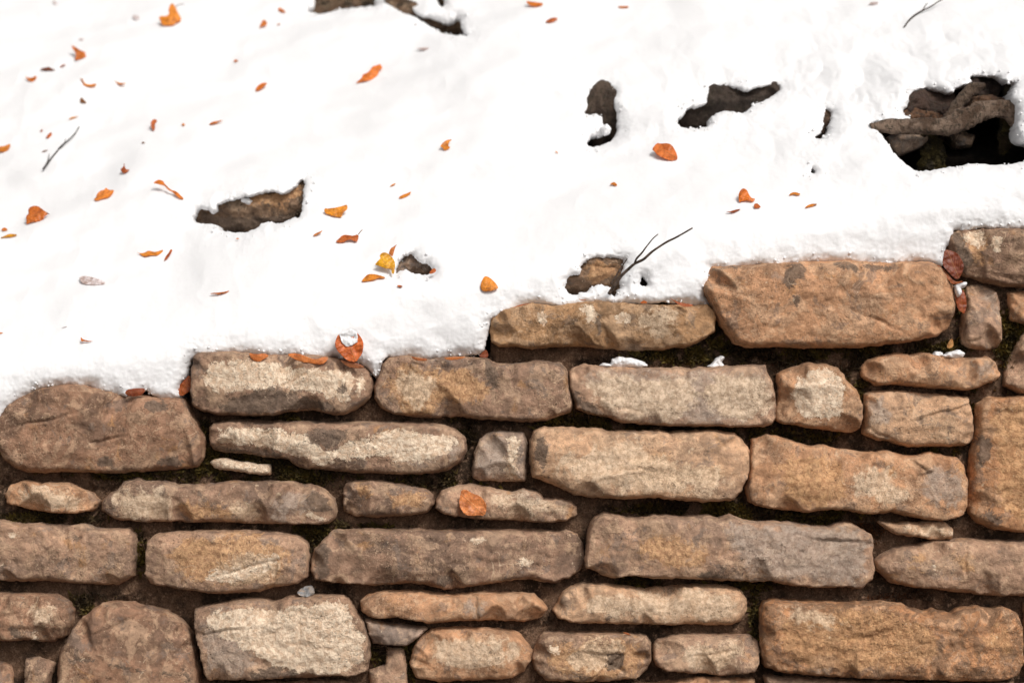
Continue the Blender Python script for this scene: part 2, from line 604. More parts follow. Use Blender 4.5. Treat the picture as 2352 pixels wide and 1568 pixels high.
    o.color = (*color, min(1.0, max(0.3, 0.5 * rough)))
    return o


wall = bpy.data.objects.new('stone_wall', None)
COL.objects.link(wall)
wall.location = (0, 0.1, -1.55)
tag(wall, 'old retaining wall of rough tan and grey stones set in mossy earth joints', 'wall', kind='thing')
bpy.context.view_layer.update()
WINV = wall.matrix_world.inverted()


def to_wall(o):
    o.parent = wall
    o.matrix_parent_inverse = WINV
    return o


def _w(r, g, b): return (r * 1.06, g * 0.99, b * 0.96)


BR = _w(0.290, 0.172, 0.108); GB = _w(0.285, 0.184, 0.124); TAN_ = _w(0.47, 0.268, 0.148); LT = _w(0.52, 0.335, 0.205)
GT = _w(0.390, 0.255, 0.170); OC = _w(0.45, 0.235, 0.115); GY = _w(0.350, 0.262, 0.200); OL = _w(0.385, 0.232, 0.118)
DK = _w(0.2, 0.13, 0.09)
pl = lambda s: ('p_light', P(s)); po = lambda s: ('p_ochre', P(s)); pg = lambda s: ('p_grey', P(s)); pd = lambda s: ('p_dark', P(s)); ps = lambda s: ('p_soft', P(s))
STONES = [
 # outline (overview pixels), colour, patches, options
 ('-8 960 15 930 55 908 82 895 120 888 150 884 190 884 218 892 250 900 278 905 312 909 350 912 400 913 416 919 430 938 440 958 457 988 466 1014 463 1052 450 1071 375 1079 250 1086 145 1083 60 1085 30 1074 4 1058 -8 1030',
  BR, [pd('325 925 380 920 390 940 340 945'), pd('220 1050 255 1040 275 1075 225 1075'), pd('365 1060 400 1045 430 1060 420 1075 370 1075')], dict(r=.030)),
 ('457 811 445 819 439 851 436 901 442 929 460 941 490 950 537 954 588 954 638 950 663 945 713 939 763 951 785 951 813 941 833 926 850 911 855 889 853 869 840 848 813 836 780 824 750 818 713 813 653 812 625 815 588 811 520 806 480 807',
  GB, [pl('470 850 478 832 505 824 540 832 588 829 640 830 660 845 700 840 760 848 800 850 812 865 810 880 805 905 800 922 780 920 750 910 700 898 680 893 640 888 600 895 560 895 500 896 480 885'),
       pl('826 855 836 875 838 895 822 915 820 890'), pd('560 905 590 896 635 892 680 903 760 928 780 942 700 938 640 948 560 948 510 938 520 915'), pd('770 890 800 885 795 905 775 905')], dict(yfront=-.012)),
 ('858 889 866 866 878 836 890 819 935 816 975 823 1013 820 1075 820 1115 826 1135 836 1176 838 1203 833 1251 830 1286 834 1301 849 1307 874 1313 911 1316 931 1311 946 1286 954 1256 964 1226 968 1138 964 1088 960 1060 954 1025 955 988 959 943 954 903 951 875 936 859 914',
  GB, [po('888 879 913 859 926 836 950 834 988 841 1013 839 1018 859 1063 851 1093 864 1118 881 1113 914 1100 931 1063 924 1025 929 998 946 963 946 933 944 913 924 890 899'),
       ps('930 850 980 850 1000 880 980 930 930 920 900 890'), pd('1113 830 1126 838 1142 870 1138 894 1128 895 1120 860')], dict(r=.028)),  # dark patch paints the shade inside the upright groove
 ('1127 760 1130 732 1150 712 1176 705 1221 697 1268 701 1331 694 1366 689 1416 694 1476 698 1538 701 1596 700 1626 699 1641 712 1646 734 1643 759 1623 774 1598 787 1571 797 1526 802 1451 804 1401 800 1351 794 1301 793 1226 798 1176 795 1145 795 1130 785',
  OL, [ps('1490 715 1545 705 1540 765 1500 780 1460 740'), pl('1235 718 1262 715 1256 752 1235 745'), pl('1330 700 1375 700 1370 740 1345 730'), pl('1400 720 1440 715 1450 740 1420 745'),
       pd('1371 695 1377 695 1378 770 1373 770')], dict(r=.020)),
 ('1616 667 1624 632 1636 613 1690 611 1764 608 1814 603 1864 602 1974 600 2046 605 2089 603 2134 603 2159 610 2174 630 2189 660 2194 700 2189 728 2176 753 2154 768 2114 779 2064 787 1964 795 1889 799 1814 796 1764 797 1721 794 1688 787 1678 772 1658 747 1646 724 1626 684',
  TAN_, [pd('1800 610 1850 610 1848 640 1822 650 1838 662 1800 667 1795 645'), pd('1808 675 1834 678 1832 700 1812 702'), pd('1915 605 2050 608 2060 622 1990 624 1920 618'), pd('1660 612 1700 610 1690 622')], dict(r=.034, yfront=-.02)),
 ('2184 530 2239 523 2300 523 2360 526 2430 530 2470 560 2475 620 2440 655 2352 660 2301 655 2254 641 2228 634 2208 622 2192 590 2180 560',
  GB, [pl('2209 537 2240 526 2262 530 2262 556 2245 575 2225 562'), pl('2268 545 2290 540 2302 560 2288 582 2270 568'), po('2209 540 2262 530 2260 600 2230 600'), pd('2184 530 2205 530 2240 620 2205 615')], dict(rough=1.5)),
 ('2226 658 2254 655 2276 660 2294 668 2300 688 2305 738 2305 775 2299 798 2264 803 2231 798 2216 788 2214 750 2224 688', GT, [pg('2260 670 2295 680 2298 710 2270 700')], dict(yfront=.01)),
 ('1981 846 1994 830 2019 818 2064 813 2096 817 2114 813 2164 818 2226 823 2271 822 2289 833 2299 855 2296 866 2284 876 2251 889 2214 894 2139 889 2076 882 2014 884 1999 876 1984 866', TAN_, [pg('2230 830 2280 830 2285 860 2240 865')], dict(r=.018)),
 ('1789 860 1814 848 1859 836 1899 837 1924 846 1936 858 1949 880 1969 894 1979 926 1984 961 1976 981 1959 991 1914 990 1864 981 1801 970 1786 964 1786 936 1791 894',
  TAN_, [pl('1821 886 1809 906 1826 924 1834 954 1864 959 1901 961 1931 954 1929 911 1934 886 1924 858 1889 845 1846 858')], dict(yfront=-.015)),
 ('1991 906 2026 898 2064 899 2114 905 2226 913 2235 934 2239 974 2238 1006 2229 1020 2189 1024 2089 1024 2051 1016 2014 1006 1986 996 1989 961', LT, [pg('1995 915 2030 910 2040 960 2000 970')], {}),
 ('2249 928 2276 914 2352 910 2430 912 2460 950 2465 1100 2450 1200 2400 1222 2352 1224 2289 1216 2251 1200 2231 1180 2226 1150 2231 1086 2238 1024 2248 970', OC,
  [po('2270 940 2350 920 2440 960 2440 1180 2340 1200 2280 1160 2290 1060'), pd('2240 1000 2275 1000 2280 1060 2245 1070'), pd('2255 1160 2300 1190 2290 1205 2255 1190')], dict(rough=1.3, r=.030)),
 ('1309 857 1316 847 1341 839 1376 842 1440 843 1539 847 1556 844 1589 848 1639 844 1759 839 1764 854 1776 880 1784 930 1783 957 1775 972 1759 979 1701 979 1639 978 1601 979 1539 979 1494 973 1426 970 1396 956 1351 949 1326 937 1316 912 1311 887',
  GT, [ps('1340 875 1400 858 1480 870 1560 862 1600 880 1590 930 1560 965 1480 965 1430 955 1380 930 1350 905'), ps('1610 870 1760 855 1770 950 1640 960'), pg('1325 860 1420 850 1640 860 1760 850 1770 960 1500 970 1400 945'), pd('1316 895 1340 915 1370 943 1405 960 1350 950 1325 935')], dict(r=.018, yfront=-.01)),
 ('481 984 490 974 520 967 588 967 638 969 763 971 888 971 978 972 1018 978 1048 991 1068 1008 1071 1035 1060 1056 1030 1077 990 1088 860 1087 760 1080 700 1076 680 1068 660 1056 600 1046 530 1038 487 1032 480 1010',
  GB, [pl('495 992 540 979 640 986 705 998 720 1015 760 1035 800 1012 850 1002 900 986 980 992 1040 1002 1052 1018 1000 1060 930 1062 880 1042 840 1050 760 1058 740 1072 690 1050 640 1030 560 1018 500 1012'),
       pd('708 983 797 985 797 1010 770 1030 740 1028 715 1010'), pg('915 1000 1045 1003 1065 1030 1020 1062 930 1062'), pd('485 1024 600 1032 660 1045 672 1060 600 1050 500 1040')], dict(r=.022)),  # last dark patch paints shade on the lower left underside
 ('1100 1014 1118 999 1150 993 1176 993 1201 996 1208 1011 1209 1059 1206 1104 1176 1105 1100 1103 1088 1097 1086 1079 1090 1049', GY,
  [pg('1118 1012 1150 1000 1166 1020 1166 1060 1158 1098 1115 1098 1108 1050'), pl('1160 1000 1190 1005 1197 1030 1178 1060 1187 1090 1200 1101 1168 1101 1160 1060 1170 1030')], dict(yfront=.012, depth=.045)),
 ('1216 1059 1218 1019 1228 991 1248 981 1301 983 1361 985 1401 990 1451 991 1514 989 1533 994 1601 990 1651 990 1688 996 1706 1011 1721 1039 1722 1069 1716 1099 1701 1129 1684 1146 1651 1151 1614 1152 1564 1147 1514 1141 1476 1145 1426 1145 1389 1142 1351 1140 1314 1134 1284 1116 1251 1103 1224 1094',
  LT, [ps('1275 1040 1330 1040 1450 1000 1480 1030 1560 1065 1690 1085 1680 1125 1500 1128 1330 1112 1280 1080'), po('1450 1040 1520 1030 1560 1070 1680 1075 1660 1115 1540 1120 1450 1090'), pd('1228 1005 1255 995 1260 1090 1235 1085')], dict(r=.030, yfront=-.018)),  # dark patch paints shade on the left face
 ('1731 1011 1749 1005 1764 1001 1784 1001 1826 1016 1856 1026 1896 1024 1926 1034 2014 1041 2034 1037 2076 1046 2110 1048 2139 1040 2169 1048 2201 1054 2216 1069 2223 1099 2221 1149 2216 1179 2201 1189 2164 1195 2126 1194 2096 1186 2051 1175 1996 1180 1951 1171 1914 1167 1889 1171 1856 1176 1826 1171 1764 1165 1743 1161 1721 1151 1716 1124 1723 1081 1726 1039',
  TAN_, [ps('1975 1075 2040 1082 2050 1125 2090 1140 2040 1155 1970 1150 1950 1120'), po('1780 1045 1900 1050 1950 1090 1930 1150 1850 1160 1790 1140'), pg('2110 1080 2200 1075 2210 1160 2130 1160')], dict(yfront=-.012)),
 ('6 1137 19 1115 53 1106 68 1108 87 1115 109 1111 149 1112 180 1123 211 1140 221 1153 214 1170 171 1179 109 1176 68 1171 40 1162 12 1157', TAN_, [ps('35 1128 80 1120 160 1125 195 1150 150 1172 60 1160')], dict(r=.02)),
 ('230 1153 248 1137 267 1128 280 1109 314 1100 335 1108 376 1108 404 1115 466 1115 528 1106 588 1108 635 1108 669 1108 690 1115 712 1114 743 1128 765 1147 771 1174 765 1193 743 1202 709 1204 588 1201 466 1198 311 1198 270 1193 242 1181 231 1171',
  GB, [ps('255 1142 300 1120 390 1130 400 1160 380 1190 280 1190'), po('400 1162 500 1158 580 1168 560 1192 420 1192'), ps('520 1160 580 1155 600 1190 540 1195'), pg('630 1140 700 1128 695 1180 640 1195'), pl('705 1165 730 1185 765 1190 712 1200'), pd('715 1120 745 1140 765 1170 725 1178 705 1150')], dict(r=.018)),
 ('787 1137 793 1115 818 1106 852 1105 899 1111 945 1119 979 1128 993 1140 995 1159 982 1174 945 1184 883 1185 858 1187 812 1184 793 1174 788 1156', GB, [po('820 1120 850 1115 850 1140 825 1140'), po('900 1140 980 1135 980 1160 910 1165')], dict(r=.018)),
 ('1001 1153 1014 1131 1048 1117 1085 1115 1116 1122 1176 1134 1201 1126 1231 1131 1248 1149 1276 1146 1311 1154 1323 1166 1323 1181 1301 1194 1263 1199 1213 1196 1176 1194 1085 1192 1038 1185 1017 1178 1001 1168', GT,
  [ps('1120 1130 1190 1138 1240 1145 1310 1175 1260 1190 1150 1175'), pg('1180 1135 1230 1135 1250 1160 1190 1165')], dict(r=.017)),
 ('-60 1205 0 1198 47 1206 109 1206 155 1210 186 1206 230 1218 264 1216 295 1215 306 1230 308 1268 304 1324 264 1342 217 1341 155 1339 118 1334 47 1336 0 1334 -55 1330 -70 1270', GT, [pd('150 1230 200 1228 180 1245'), pl('20 1215 50 1215 45 1235 25 1240')], dict(rough=1.2)),
 ('340 1243 357 1230 413 1221 450 1221 588 1221 635 1224 681 1234 703 1249 708 1283 704 1324 681 1339 635 1348 588 1358 513 1364 435 1355 388 1348 345 1339 334 1317 334 1283', GT,
  [pl('470 1320 540 1300 600 1275 640 1270 640 1290 560 1330 500 1340'), po('405 1235 520 1226 640 1232 662 1260 652 1320 600 1340 500 1345 440 1320 400 1290'), ps('500 1300 560 1270 640 1265 645 1305 600 1335 520 1345')], dict(yfront=-.012)),
 ('714 1290 722 1262 745 1238 765 1221 812 1218 899 1218 992 1220 1176 1219 1226 1221 1276 1223 1301 1220 1323 1231 1338 1251 1343 1276 1341 1296 1326 1316 1306 1328 1291 1330 1276 1338 1251 1337 1213 1330 1176 1332 1132 1339 1054 1351 1023 1355 976 1342 945 1339 899 1342 852 1345 805 1339 759 1338 722 1331 713 1312',
  GB, [pl('1191 1282 1205 1276 1221 1284 1219 1298 1205 1306 1191 1298'), pd('716 1270 755 1235 760 1330 725 1325'), pl('1060 1235 1120 1232 1100 1245'), pd('1000 1320 1035 1325 1030 1345 1005 1340')], dict(r=.026)),  # first dark patch paints the shaded left face
 ('1348 1256 1353 1219 1366 1191 1388 1179 1411 1183 1438 1191 1473 1193 1503 1185 1538 1188 1601 1188 1631 1185 1651 1191 1676 1185 1708 1196 1756 1199 1814 1202 1851 1207 1906 1214 1926 1204 1956 1204 1984 1219 2001 1229 2006 1251 2004 1278 2008 1303 2004 1331 1979 1350 1939 1346 1876 1348 1819 1342 1764 1333 1726 1335 1676 1331 1576 1328 1501 1326 1451 1320 1413 1326 1388 1320 1371 1311 1346 1302',
  GT, [pg('1660 1200 1760 1205 1950 1212 1995 1240 1990 1335 1870 1330 1720 1325 1680 1260'), po('1470 1230 1600 1235 1640 1290 1560 1300 1480 1280'), pd('1365 1290 1385 1290 1390 1312 1370 1305'), pd('1590 1318 1630 1308 1680 1322 1660 1330 1600 1328')], dict(r=.020, yfront=-.02)),
 ('2024 1200 2051 1204 2089 1203 2139 1199 2174 1203 2189 1217 2189 1237 2151 1237 2101 1232 2064 1225 2039 1212', LT, [ps('2060 1208 2120 1206 2180 1210 2185 1230 2120 1230')], dict(r=.010, depth=.03, yfront=.012)),
 ('2014 1291 2029 1276 2059 1263 2114 1253 2151 1244 2214 1241 2352 1246 2430 1250 2455 1300 2440 1360 2352 1370 2264 1366 2164 1356 2101 1348 2051 1341 2034 1323 2016 1308', GT, [po('2080 1275 2120 1265 2130 1295 2085 1300'), po('2190 1280 2235 1275 2225 1310'), pl('2130 1290 2160 1285 2150 1305')], dict(r=.028, rough=1.3)),
 ('-70 1372 0 1366 47 1365 93 1367 130 1370 155 1386 166 1404 158 1438 146 1463 118 1474 62 1470 0 1473 -65 1465 -80 1420', BR, [ps('70 1390 130 1390 136 1425 90 1432'), pl('75 1455 88 1455 88 1470 76 1470'), pd('20 1435 45 1440 62 1468 40 1465')], dict(rough=1.2)),
 ('222 1395 230 1387 264 1384 304 1387 320 1395 382 1406 413 1426 432 1454 444 1494 455 1547 452 1580 430 1605 300 1615 160 1610 130 1590 129 1547 134 1504 152 1470 165 1445 186 1420', BR,
  [pd('155 1505 250 1522 330 1535 415 1548 330 1538 240 1527'), pd('415 1525 440 1530 445 1560 425 1560'), po('180 1560 220 1555 215 1590')], dict(r=.03, rough=.7)),
 ('446 1401 466 1395 528 1383 575 1376 635 1384 666 1373 712 1370 787 1370 802 1383 818 1411 833 1432 846 1473 849 1510 840 1538 818 1550 743 1553 650 1557 588 1560 544 1560 481 1561 469 1547 460 1497 447 1454', GT,
  [pl('560 1390 620 1402 690 1385 790 1378 822 1440 840 1490 832 1530 780 1548 700 1545 650 1530 600 1500 530 1470 480 1440 475 1408'), pg('470 1415 560 1395 600 1450 580 1540 500 1545 470 1480'), pd('560 1545 640 1530 700 1548 600 1556')], dict(r=.018, yfront=-.015, rough=1.3)),
 ('829 1383 846 1367 883 1362 961 1361 1032 1370 1079 1364 1176 1364 1226 1368 1246 1388 1255 1401 1243 1416 1213 1427 1176 1426 1116 1425 1054 1426 982 1431 930 1421 892 1418 868 1421 846 1415 833 1404', TAN_, [pg('1060 1385 1120 1380 1110 1410')], dict(r=.022)),
 ('836 1423 852 1426 883 1435 945 1442 979 1446 961 1463 933 1482 883 1480 858 1477 846 1454', GY, [], dict(r=.012, depth=.04, yfront=.008)),
 ('948 1494 961 1466 989 1448 1038 1445 1100 1446 1176 1451 1196 1463 1213 1483 1221 1498 1217 1518 1203 1543 1176 1558 1085 1564 1007 1568 955 1557 942 1532', TAN_, [ps('1000 1462 1180 1470 1192 1515 1110 1540 1000 1515')], dict(r=.026)),
 ('1226 1498 1238 1470 1251 1458 1310 1457 1401 1456 1426 1457 1486 1463 1495 1478 1496 1516 1486 1541 1463 1557 1401 1566 1326 1567 1256 1564 1231 1541 1225 1521', GT,
  [po('1262 1480 1330 1472 1400 1462 1482 1478 1486 1520 1460 1552 1300 1557 1262 1540'), pl('1255 1485 1290 1478 1280 1500'), ps('1330 1475 1400 1465 1440 1490 1380 1530 1320 1545 1290 1520'), pd('1390 1500 1430 1495 1440 1530 1400 1535')], dict(rough=1.5, r=.018)),
 ('1503 1486 1511 1473 1551 1461 1581 1458 1633 1461 1721 1462 1741 1473 1747 1498 1746 1526 1733 1543 1701 1548 1658 1552 1601 1546 1533 1541 1511 1528 1503 1513', GT,
  [ps('1558 1497 1600 1487 1695 1475 1706 1500 1690 1530 1640 1546 1590 1530'), po('1600 1490 1690 1482 1690 1520 1630 1540')], dict(r=.02)),
 ('1273 1403 1283 1386 1296 1363 1313 1350 1338 1341 1371 1345 1401 1346 1451 1350 1483 1356 1508 1350 1576 1348 1671 1348 1703 1358 1717 1376 1717 1403 1706 1428 1681 1436 1526 1434 1401 1432 1316 1431 1283 1421', LT,
  [ps('1330 1358 1480 1365 1600 1360 1700 1370 1700 1415 1560 1420 1360 1418'), pd('1385 1410 1400 1405 1408 1425 1385 1428')], dict(r=.024)),
 ('1749 1455 1747 1405 1755 1385 1779 1378 1814 1382 1876 1385 1964 1386 2014 1385 2076 1390 2096 1403 2126 1408 2146 1403 2189 1413 2204 1401 2239 1395 2269 1401 2309 1396 2336 1408 2349 1441 2351 1516 2339 1548 2314 1560 2214 1563 2114 1560 2014 1557 1914 1552 1839 1546 1789 1541 1760 1530 1750 1505', OC,
  [po('1775 1400 2060 1395 2090 1440 2140 1450 2150 1520 2000 1540 1800 1520'), ps('1800 1402 1880 1395 1960 1432 1900 1445 1830 1425'), po('2240 1440 2310 1430 2320 1500 2260 1500'), pg('1870 1510 1920 1505 1910 1545 1860 1540')], dict(rough=1.7, yfront=-.02, r=.022)),
 ('481 1062 490 1057 525 1056 562 1064 588 1070 617 1068 617 1088 570 1086 530 1080 490 1074', LT, [pl('470 1050 630 1050 630 1095 470 1090')], dict(r=.007, depth=.022, yfront=.022, facets=2)),
 ('889 1494 923 1494 931 1530 934 1590 850 1595 846 1545 884 1532', GT, [], dict(r=.012, depth=.03, yfront=.035, facets=2)),
 ('2360 760 2334 808 2318 850 2312 886 2352 904 2420 905 2450 850 2440 780', GT, [], dict(yfront=.01)),
 ('54 1518 80 1516 116 1529 108 1575 95 1600 50 1598', GB, [], dict(r=.012, depth=.035, yfront=.03, facets=2)),
 ('-40 1522 0 1527 14 1536 22 1556 20 1590 -10 1610 -50 1600', BR, [], dict(r=.02, yfront=.015)),
]
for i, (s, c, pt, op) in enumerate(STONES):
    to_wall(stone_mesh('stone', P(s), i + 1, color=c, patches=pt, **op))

# the wall runs on past the frame: left, right and down to the ground
rng = random.Random(4)
TINTS = [BR, GB, TAN_, GT, GB, TAN_, LT, OC, GY]


def run_stones(x0, x1, y0, y1, seed, skip=None):
    k = seed
    y = y0
    while y < y1 - 40:
        h = rng.uniform(85, 165)
        x = x0 + rng.uniform(-60, 0)
        while x < x1 - 60:
            w = rng.uniform(170, 520)
            if x + w > x1 - 60: w = x1 - x
            g = 11
            q = []
            hh = h * rng.uniform(.86, 1.0)
            n = max(3, int(w / 70))
            for t in range(n): q.append((x + g + (w - 2 * g) * t / n, y + g + rng.uniform(-5, 9)))
            q += [(x + w - g - 4, y + g + rng.uniform(0, 10)), (x + w - g + rng.uniform(-6, 3), y + hh * .5)]
            for t in range(n): q.append((x + w - g - (w - 2 * g) * t / n, y + hh - g + rng.uniform(-9, 5)))
            q += [(x + g + 4, y + hh - g - rng.uniform(0, 10)), (x + g + rng.uniform(-3, 6), y + hh * .5)]
            k += 1
            to_wall(stone_mesh('stone', np.array(q), k, color=rng.choice(TINTS), cell=0.009, yfront=rng.uniform(-.015, .015), facets=4))
            x += w
        y += h
    return k


k = run_stones(-1250, -82, 1010, 1590, 200)
k = run_stones(2490, 3600, 500, 1590, 400)
k = run_stones(-1250, 3600, 1618, 2340, 600)
k = run_stones(30, 2480, 1570, 1660, 800) if False else k

# low filler course that shows between the bottom stones of the frame
for j, s in enumerate(['470 1578 620 1570 780 1568 930 1600 920 1615 480 1618', '960 1583 1120 1576 1230 1580 1235 1615 965 1618',
                       '1250 1582 1400 1578 1500 1575 1600 1562 1735 1566 1740 1612 1260 1616', '1760 1556 1900 1566 2100 1573 2340 1575 2400 1572 2440 1612 1770 1616',
                       '2362 1390 2420 1385 2470 1420 2470 1540 2400 1556 2362 1540', '2320 672 2400 668 2470 690 2470 755 2380 752 2330 735']):
    to_wall(stone_mesh('stone', P(s), 900 + j, color=TINTS[j % 9], yfront=.02, r=.014, depth=.04))


# joints: packed earth and old mortar standing back between the stones
def mortar_y(x, z):
    return 0.050 + 0.022 * fbm(x, z, 5, 61, 3) + 0.010 * fbm(x, z, 24, 62, 3) + 0.0045 * fbm(x, z, 80, 63, 3)


gx = np.concatenate([np.arange(-2.5, -1.2, .02), np.arange(-1.2, 1.2, .005), np.arange(1.2, 2.5, .02)])
gz = np.concatenate([np.arange(-1.6, -0.82, .02), np.arange(-0.82, 0.30, .005)])
edge_top = P('-1400 1018 -70 1015 0 965 60 918 150 895 250 905 425 925 440 830 520 818 860 865 900 828 1120 830 1127 745 1180 712 1620 704 1622 640 1640 622 2175 612 2190 545 2260 535 2480 540 3700 500 3700 2700 -1400 2700')
epx, epy, epz = unproj(edge_top, lambda x, z: np.full(np.shape(x), .04))
mp = np.stack([epx, epz], 1)
x, z, sd, q, t = grid_trim(gx, gz, lambda X, Z: sdist(X, Z, mp))
y = mortar_y(x, z) + 0.03 * np.exp(-np.maximum(sd, 0) / 0.02)
V, Q, T, _ = with_skirt(x, y, z, q, t, 0.4)
to_wall(build('mortar', V, Q, T, MORTAR))

# ------------------------------------------------------------------ snow on the bank
EDGE = ('-2600 1015 -1300 1012 -300 1008 -90 1004 -30 985 0 958 12 936 32 919 55 906 75 894 120 888 160 884 195 885 220 893 250 900 275 904 288 907 292 897 '
        '332 892 345 904 362 912 400 912 414 909 406 889 411 874 425 859 430 839 436 822 446 812 462 809 500 808 525 811 560 814 588 815 '
        '625 818 650 813 695 814 725 822 743 818 763 816 778 821 795 831 820 829 838 841 850 859 858 863 867 857 868 844 875 824 888 816 '
        '938 816 963 821 988 820 1050 818 1075 811 1100 809 1110 799 1115 774 1120 751 1121 734 1128 724 1153 716 1176 709 1191 701 1221 696 '
        '1268 698 1281 702 1301 702 1326 695 1338 689 1366 689 1416 693 1463 695 1501 691 1526 690 1576 700 1598 701 1631 700 1628 687 1617 674 '
        '1619 662 1631 649 1638 634 1633 617 1641 613 1688 611 1764 608 1814 604 1864 602 1904 601 1919 605 1936 599 1984 600 2004 608 2029 611 '
        '2044 609 2046 601 2089 602 2126 603 2161 607 2164 588 2169 568 2179 553 2186 533 2186 525 2211 526 2239 521 2276 521 2314 523 2352 521 '
        '2500 524 3000 505 4900 470')
HOLES = [
 '437 504 445 492 450 477 472 481 490 486 496 474 500 467 525 458 588 446 626 437 643 445 666 437 676 425 696 407 698 425 693 455 691 497 671 498 651 508 624 512 616 506 598 510 588 520 562 533 530 532 500 527 495 517 475 512 457 512',
 '906 617 911 605 923 590 943 581 951 592 963 602 983 607 991 620 978 630 958 627 943 623 931 616 916 621 907 630',
 '1299 656 1304 639 1311 633 1331 629 1337 621 1333 609 1361 589 1389 592 1426 593 1436 599 1431 624 1426 646 1429 659 1418 666 1416 679 1403 676 1408 661 1396 655 1378 651 1358 659 1348 669 1331 666 1326 676 1308 674',
 '1470 655 1475 636 1483 639 1492 653 1481 658',
 '1342 259 1360 236 1361 218 1376 201 1391 197 1411 206 1413 216 1406 226 1411 241 1418 258 1422 288 1412 316 1393 328 1371 336 1348 331 1356 313 1371 311 1388 306 1393 293 1388 281 1383 266 1371 258 1356 261',
 '1556 276 1576 258 1586 243 1608 243 1626 236 1628 216 1643 201 1666 196 1696 202 1716 210 1738 198 1764 196 1791 191 1796 203 1784 216 1764 228 1736 236 1718 253 1708 258 1671 251 1648 256 1636 268 1633 286 1611 293 1588 291 1568 291',
 '1871 316 1886 303 1898 293 1898 248 1906 248 1916 258 1911 283 1906 306 1894 318',
 '1860 398 1868 380 1880 397',
 '1999 278 2054 276 2056 290 2069 290 2074 278 2101 273 2074 256 2091 241 2096 213 2124 201 2151 206 2194 213 2199 201 2239 191 2231 173 2264 171 2296 176 2314 188 2329 182 2341 191 2324 223 2341 243 2342 270 2347 310 2362 325 2430 330 2440 365 2352 369 2326 376 2289 377 2251 373 2226 376 2174 383 2139 391 2114 391 2091 380 2074 363 2056 343 2036 318 2014 293',
 '701 20 718 15 722 -5 735 -45 870 -45 858 0 863 10 838 12 783 17 748 27 728 30',
 '895 -8 903 14 931 30 948 33 963 43 988 58 1013 71 1041 78 1078 81 1063 72 1059 50 1053 36 1033 47 1018 46 993 39 963 34 948 23 934 13 925 18 912 8 906 -8',
 '1000 -10 1004 4 1016 14 1021 4 1018 -12',
]
ex, ey, ez = unproj(P(EDGE) + np.array([5.0, 5.0]), lambda x, z: np.full(np.shape(x), 0.02))
outer = np.concatenate([np.stack([ex, ez], 1), [[4.6, 4.6], [-4.6, 4.6]]])
hpoly = []
for h in HOLES:
    a, b, c_ = unproj(P(h), snow_y)
    hpoly.append(chaikin(np.stack([a, c_], 1), 1))


def snow_sd(X, Z):
    d = sdist(X, Z, outer)
    dh = np.full(X.shape, 9.0)
    for hp in hpoly:
        lo = hp.min(0) - .1; hi = hp.max(0) + .1
        m = (X > lo[0]) & (X < hi[0]) & (Z > lo[1]) & (Z < hi[1])
        if m.any():
            dh[m] = np.minimum(dh[m], -sdist(X[m], Z[m], hp))
    d = np.minimum(d, dh)
    return d + 0.0035 * fbm(X, Z, 24, 71, 3) + 0.0045 * fbm(X, Z, 80, 72, 4, .65)


gx = np.concatenate([np.linspace(-4.3, -1.36, 60)[:-1], np.arange(-1.36, 1.36, .0028), np.linspace(1.36, 4.3, 60)])
gz = np.concatenate([np.linspace(-.40, -.262, 5)[:-1], np.arange(-.262, 1.02, .0028), np.linspace(1.025, 4.0, 70)])
x, z, sd, q, t = grid_trim(gx, gz, snow_sd)
r1 = 0.030 * np.clip(1 + 1.2 * fbm(x, z, 9, 75, 2), .5, 1.8)
tt = np.clip(sd / r1, 0, 1)
prof = np.sqrt(np.maximum(1 - (1 - tt) ** 2, 0))
y = snow_y(x, z) + r1 * 0.95 * (1 - prof)
crumb = np.exp(-np.maximum(sd, 0) / 0.045)
y = y - crumb * (0.007 * np.abs(fbm(x, z, 60, 77, 4, .65)) + 0.009 * fbm(x, z, 13, 78, 2)) + 0.006 * crumb
V, Q, T, _ = with_skirt(x, y, z, q, t, snow_y(x, z) + 0.16, steps=(0.4, 1.0))
o = build('snow_slope', V, Q, T, SNOW)
tag(o, kind='structure')
# loose crumbs of snow along the broken edges
rc = np.random.RandomState(12)
near = np.where((sd < 0.022) & (np.abs(x) < 1.3) & (z < 1.0))[0]
pick = rc.choice(near, 1100)
ph = (1 + 5 ** .5) / 2
ico = np.array([(-1, ph, 0), (1, ph, 0), (-1, -ph, 0), (1, -ph, 0), (0, -1, ph), (0, 1, ph), (0, -1, -ph), (0, 1, -ph), (ph, 0, -1), (ph, 0, 1), (-ph, 0, -1), (-ph, 0, 1)]) / 1.9
icf = np.array([(0, 11, 5), (0, 5, 1), (0, 1, 7), (0, 7, 10), (0, 10, 11), (1, 5, 9), (5, 11, 4), (11, 10, 2), (10, 7, 6), (7, 1, 8), (3, 9, 4), (3, 4, 2), (3, 2, 6), (3, 6, 8), (3, 8, 9), (4, 9, 5), (2, 4, 11), (6, 2, 10), (8, 6, 7), (9, 8, 1)])
cs = (0.0012 + 0.0034 * rc.rand(len(pick)) ** 2.5)[:, None, None]
cp = np.stack([x[pick] + rc.randn(len(pick)) * .003, y[pick] + .001, z[pick] + rc.randn(len(pick)) * .003], 1)
cv = cp[:, None, :] + ico[None] * cs * (0.7 + .6 * rc.rand(len(pick), 12, 1))
ct = icf[None] + (np.arange(len(pick)) * 12)[:, None, None]
tag(build('snow_crumbs', cv.reshape(-1, 3), np.zeros((0, 4), int), ct.reshape(-1, 3), CRUMB), kind='stuff')

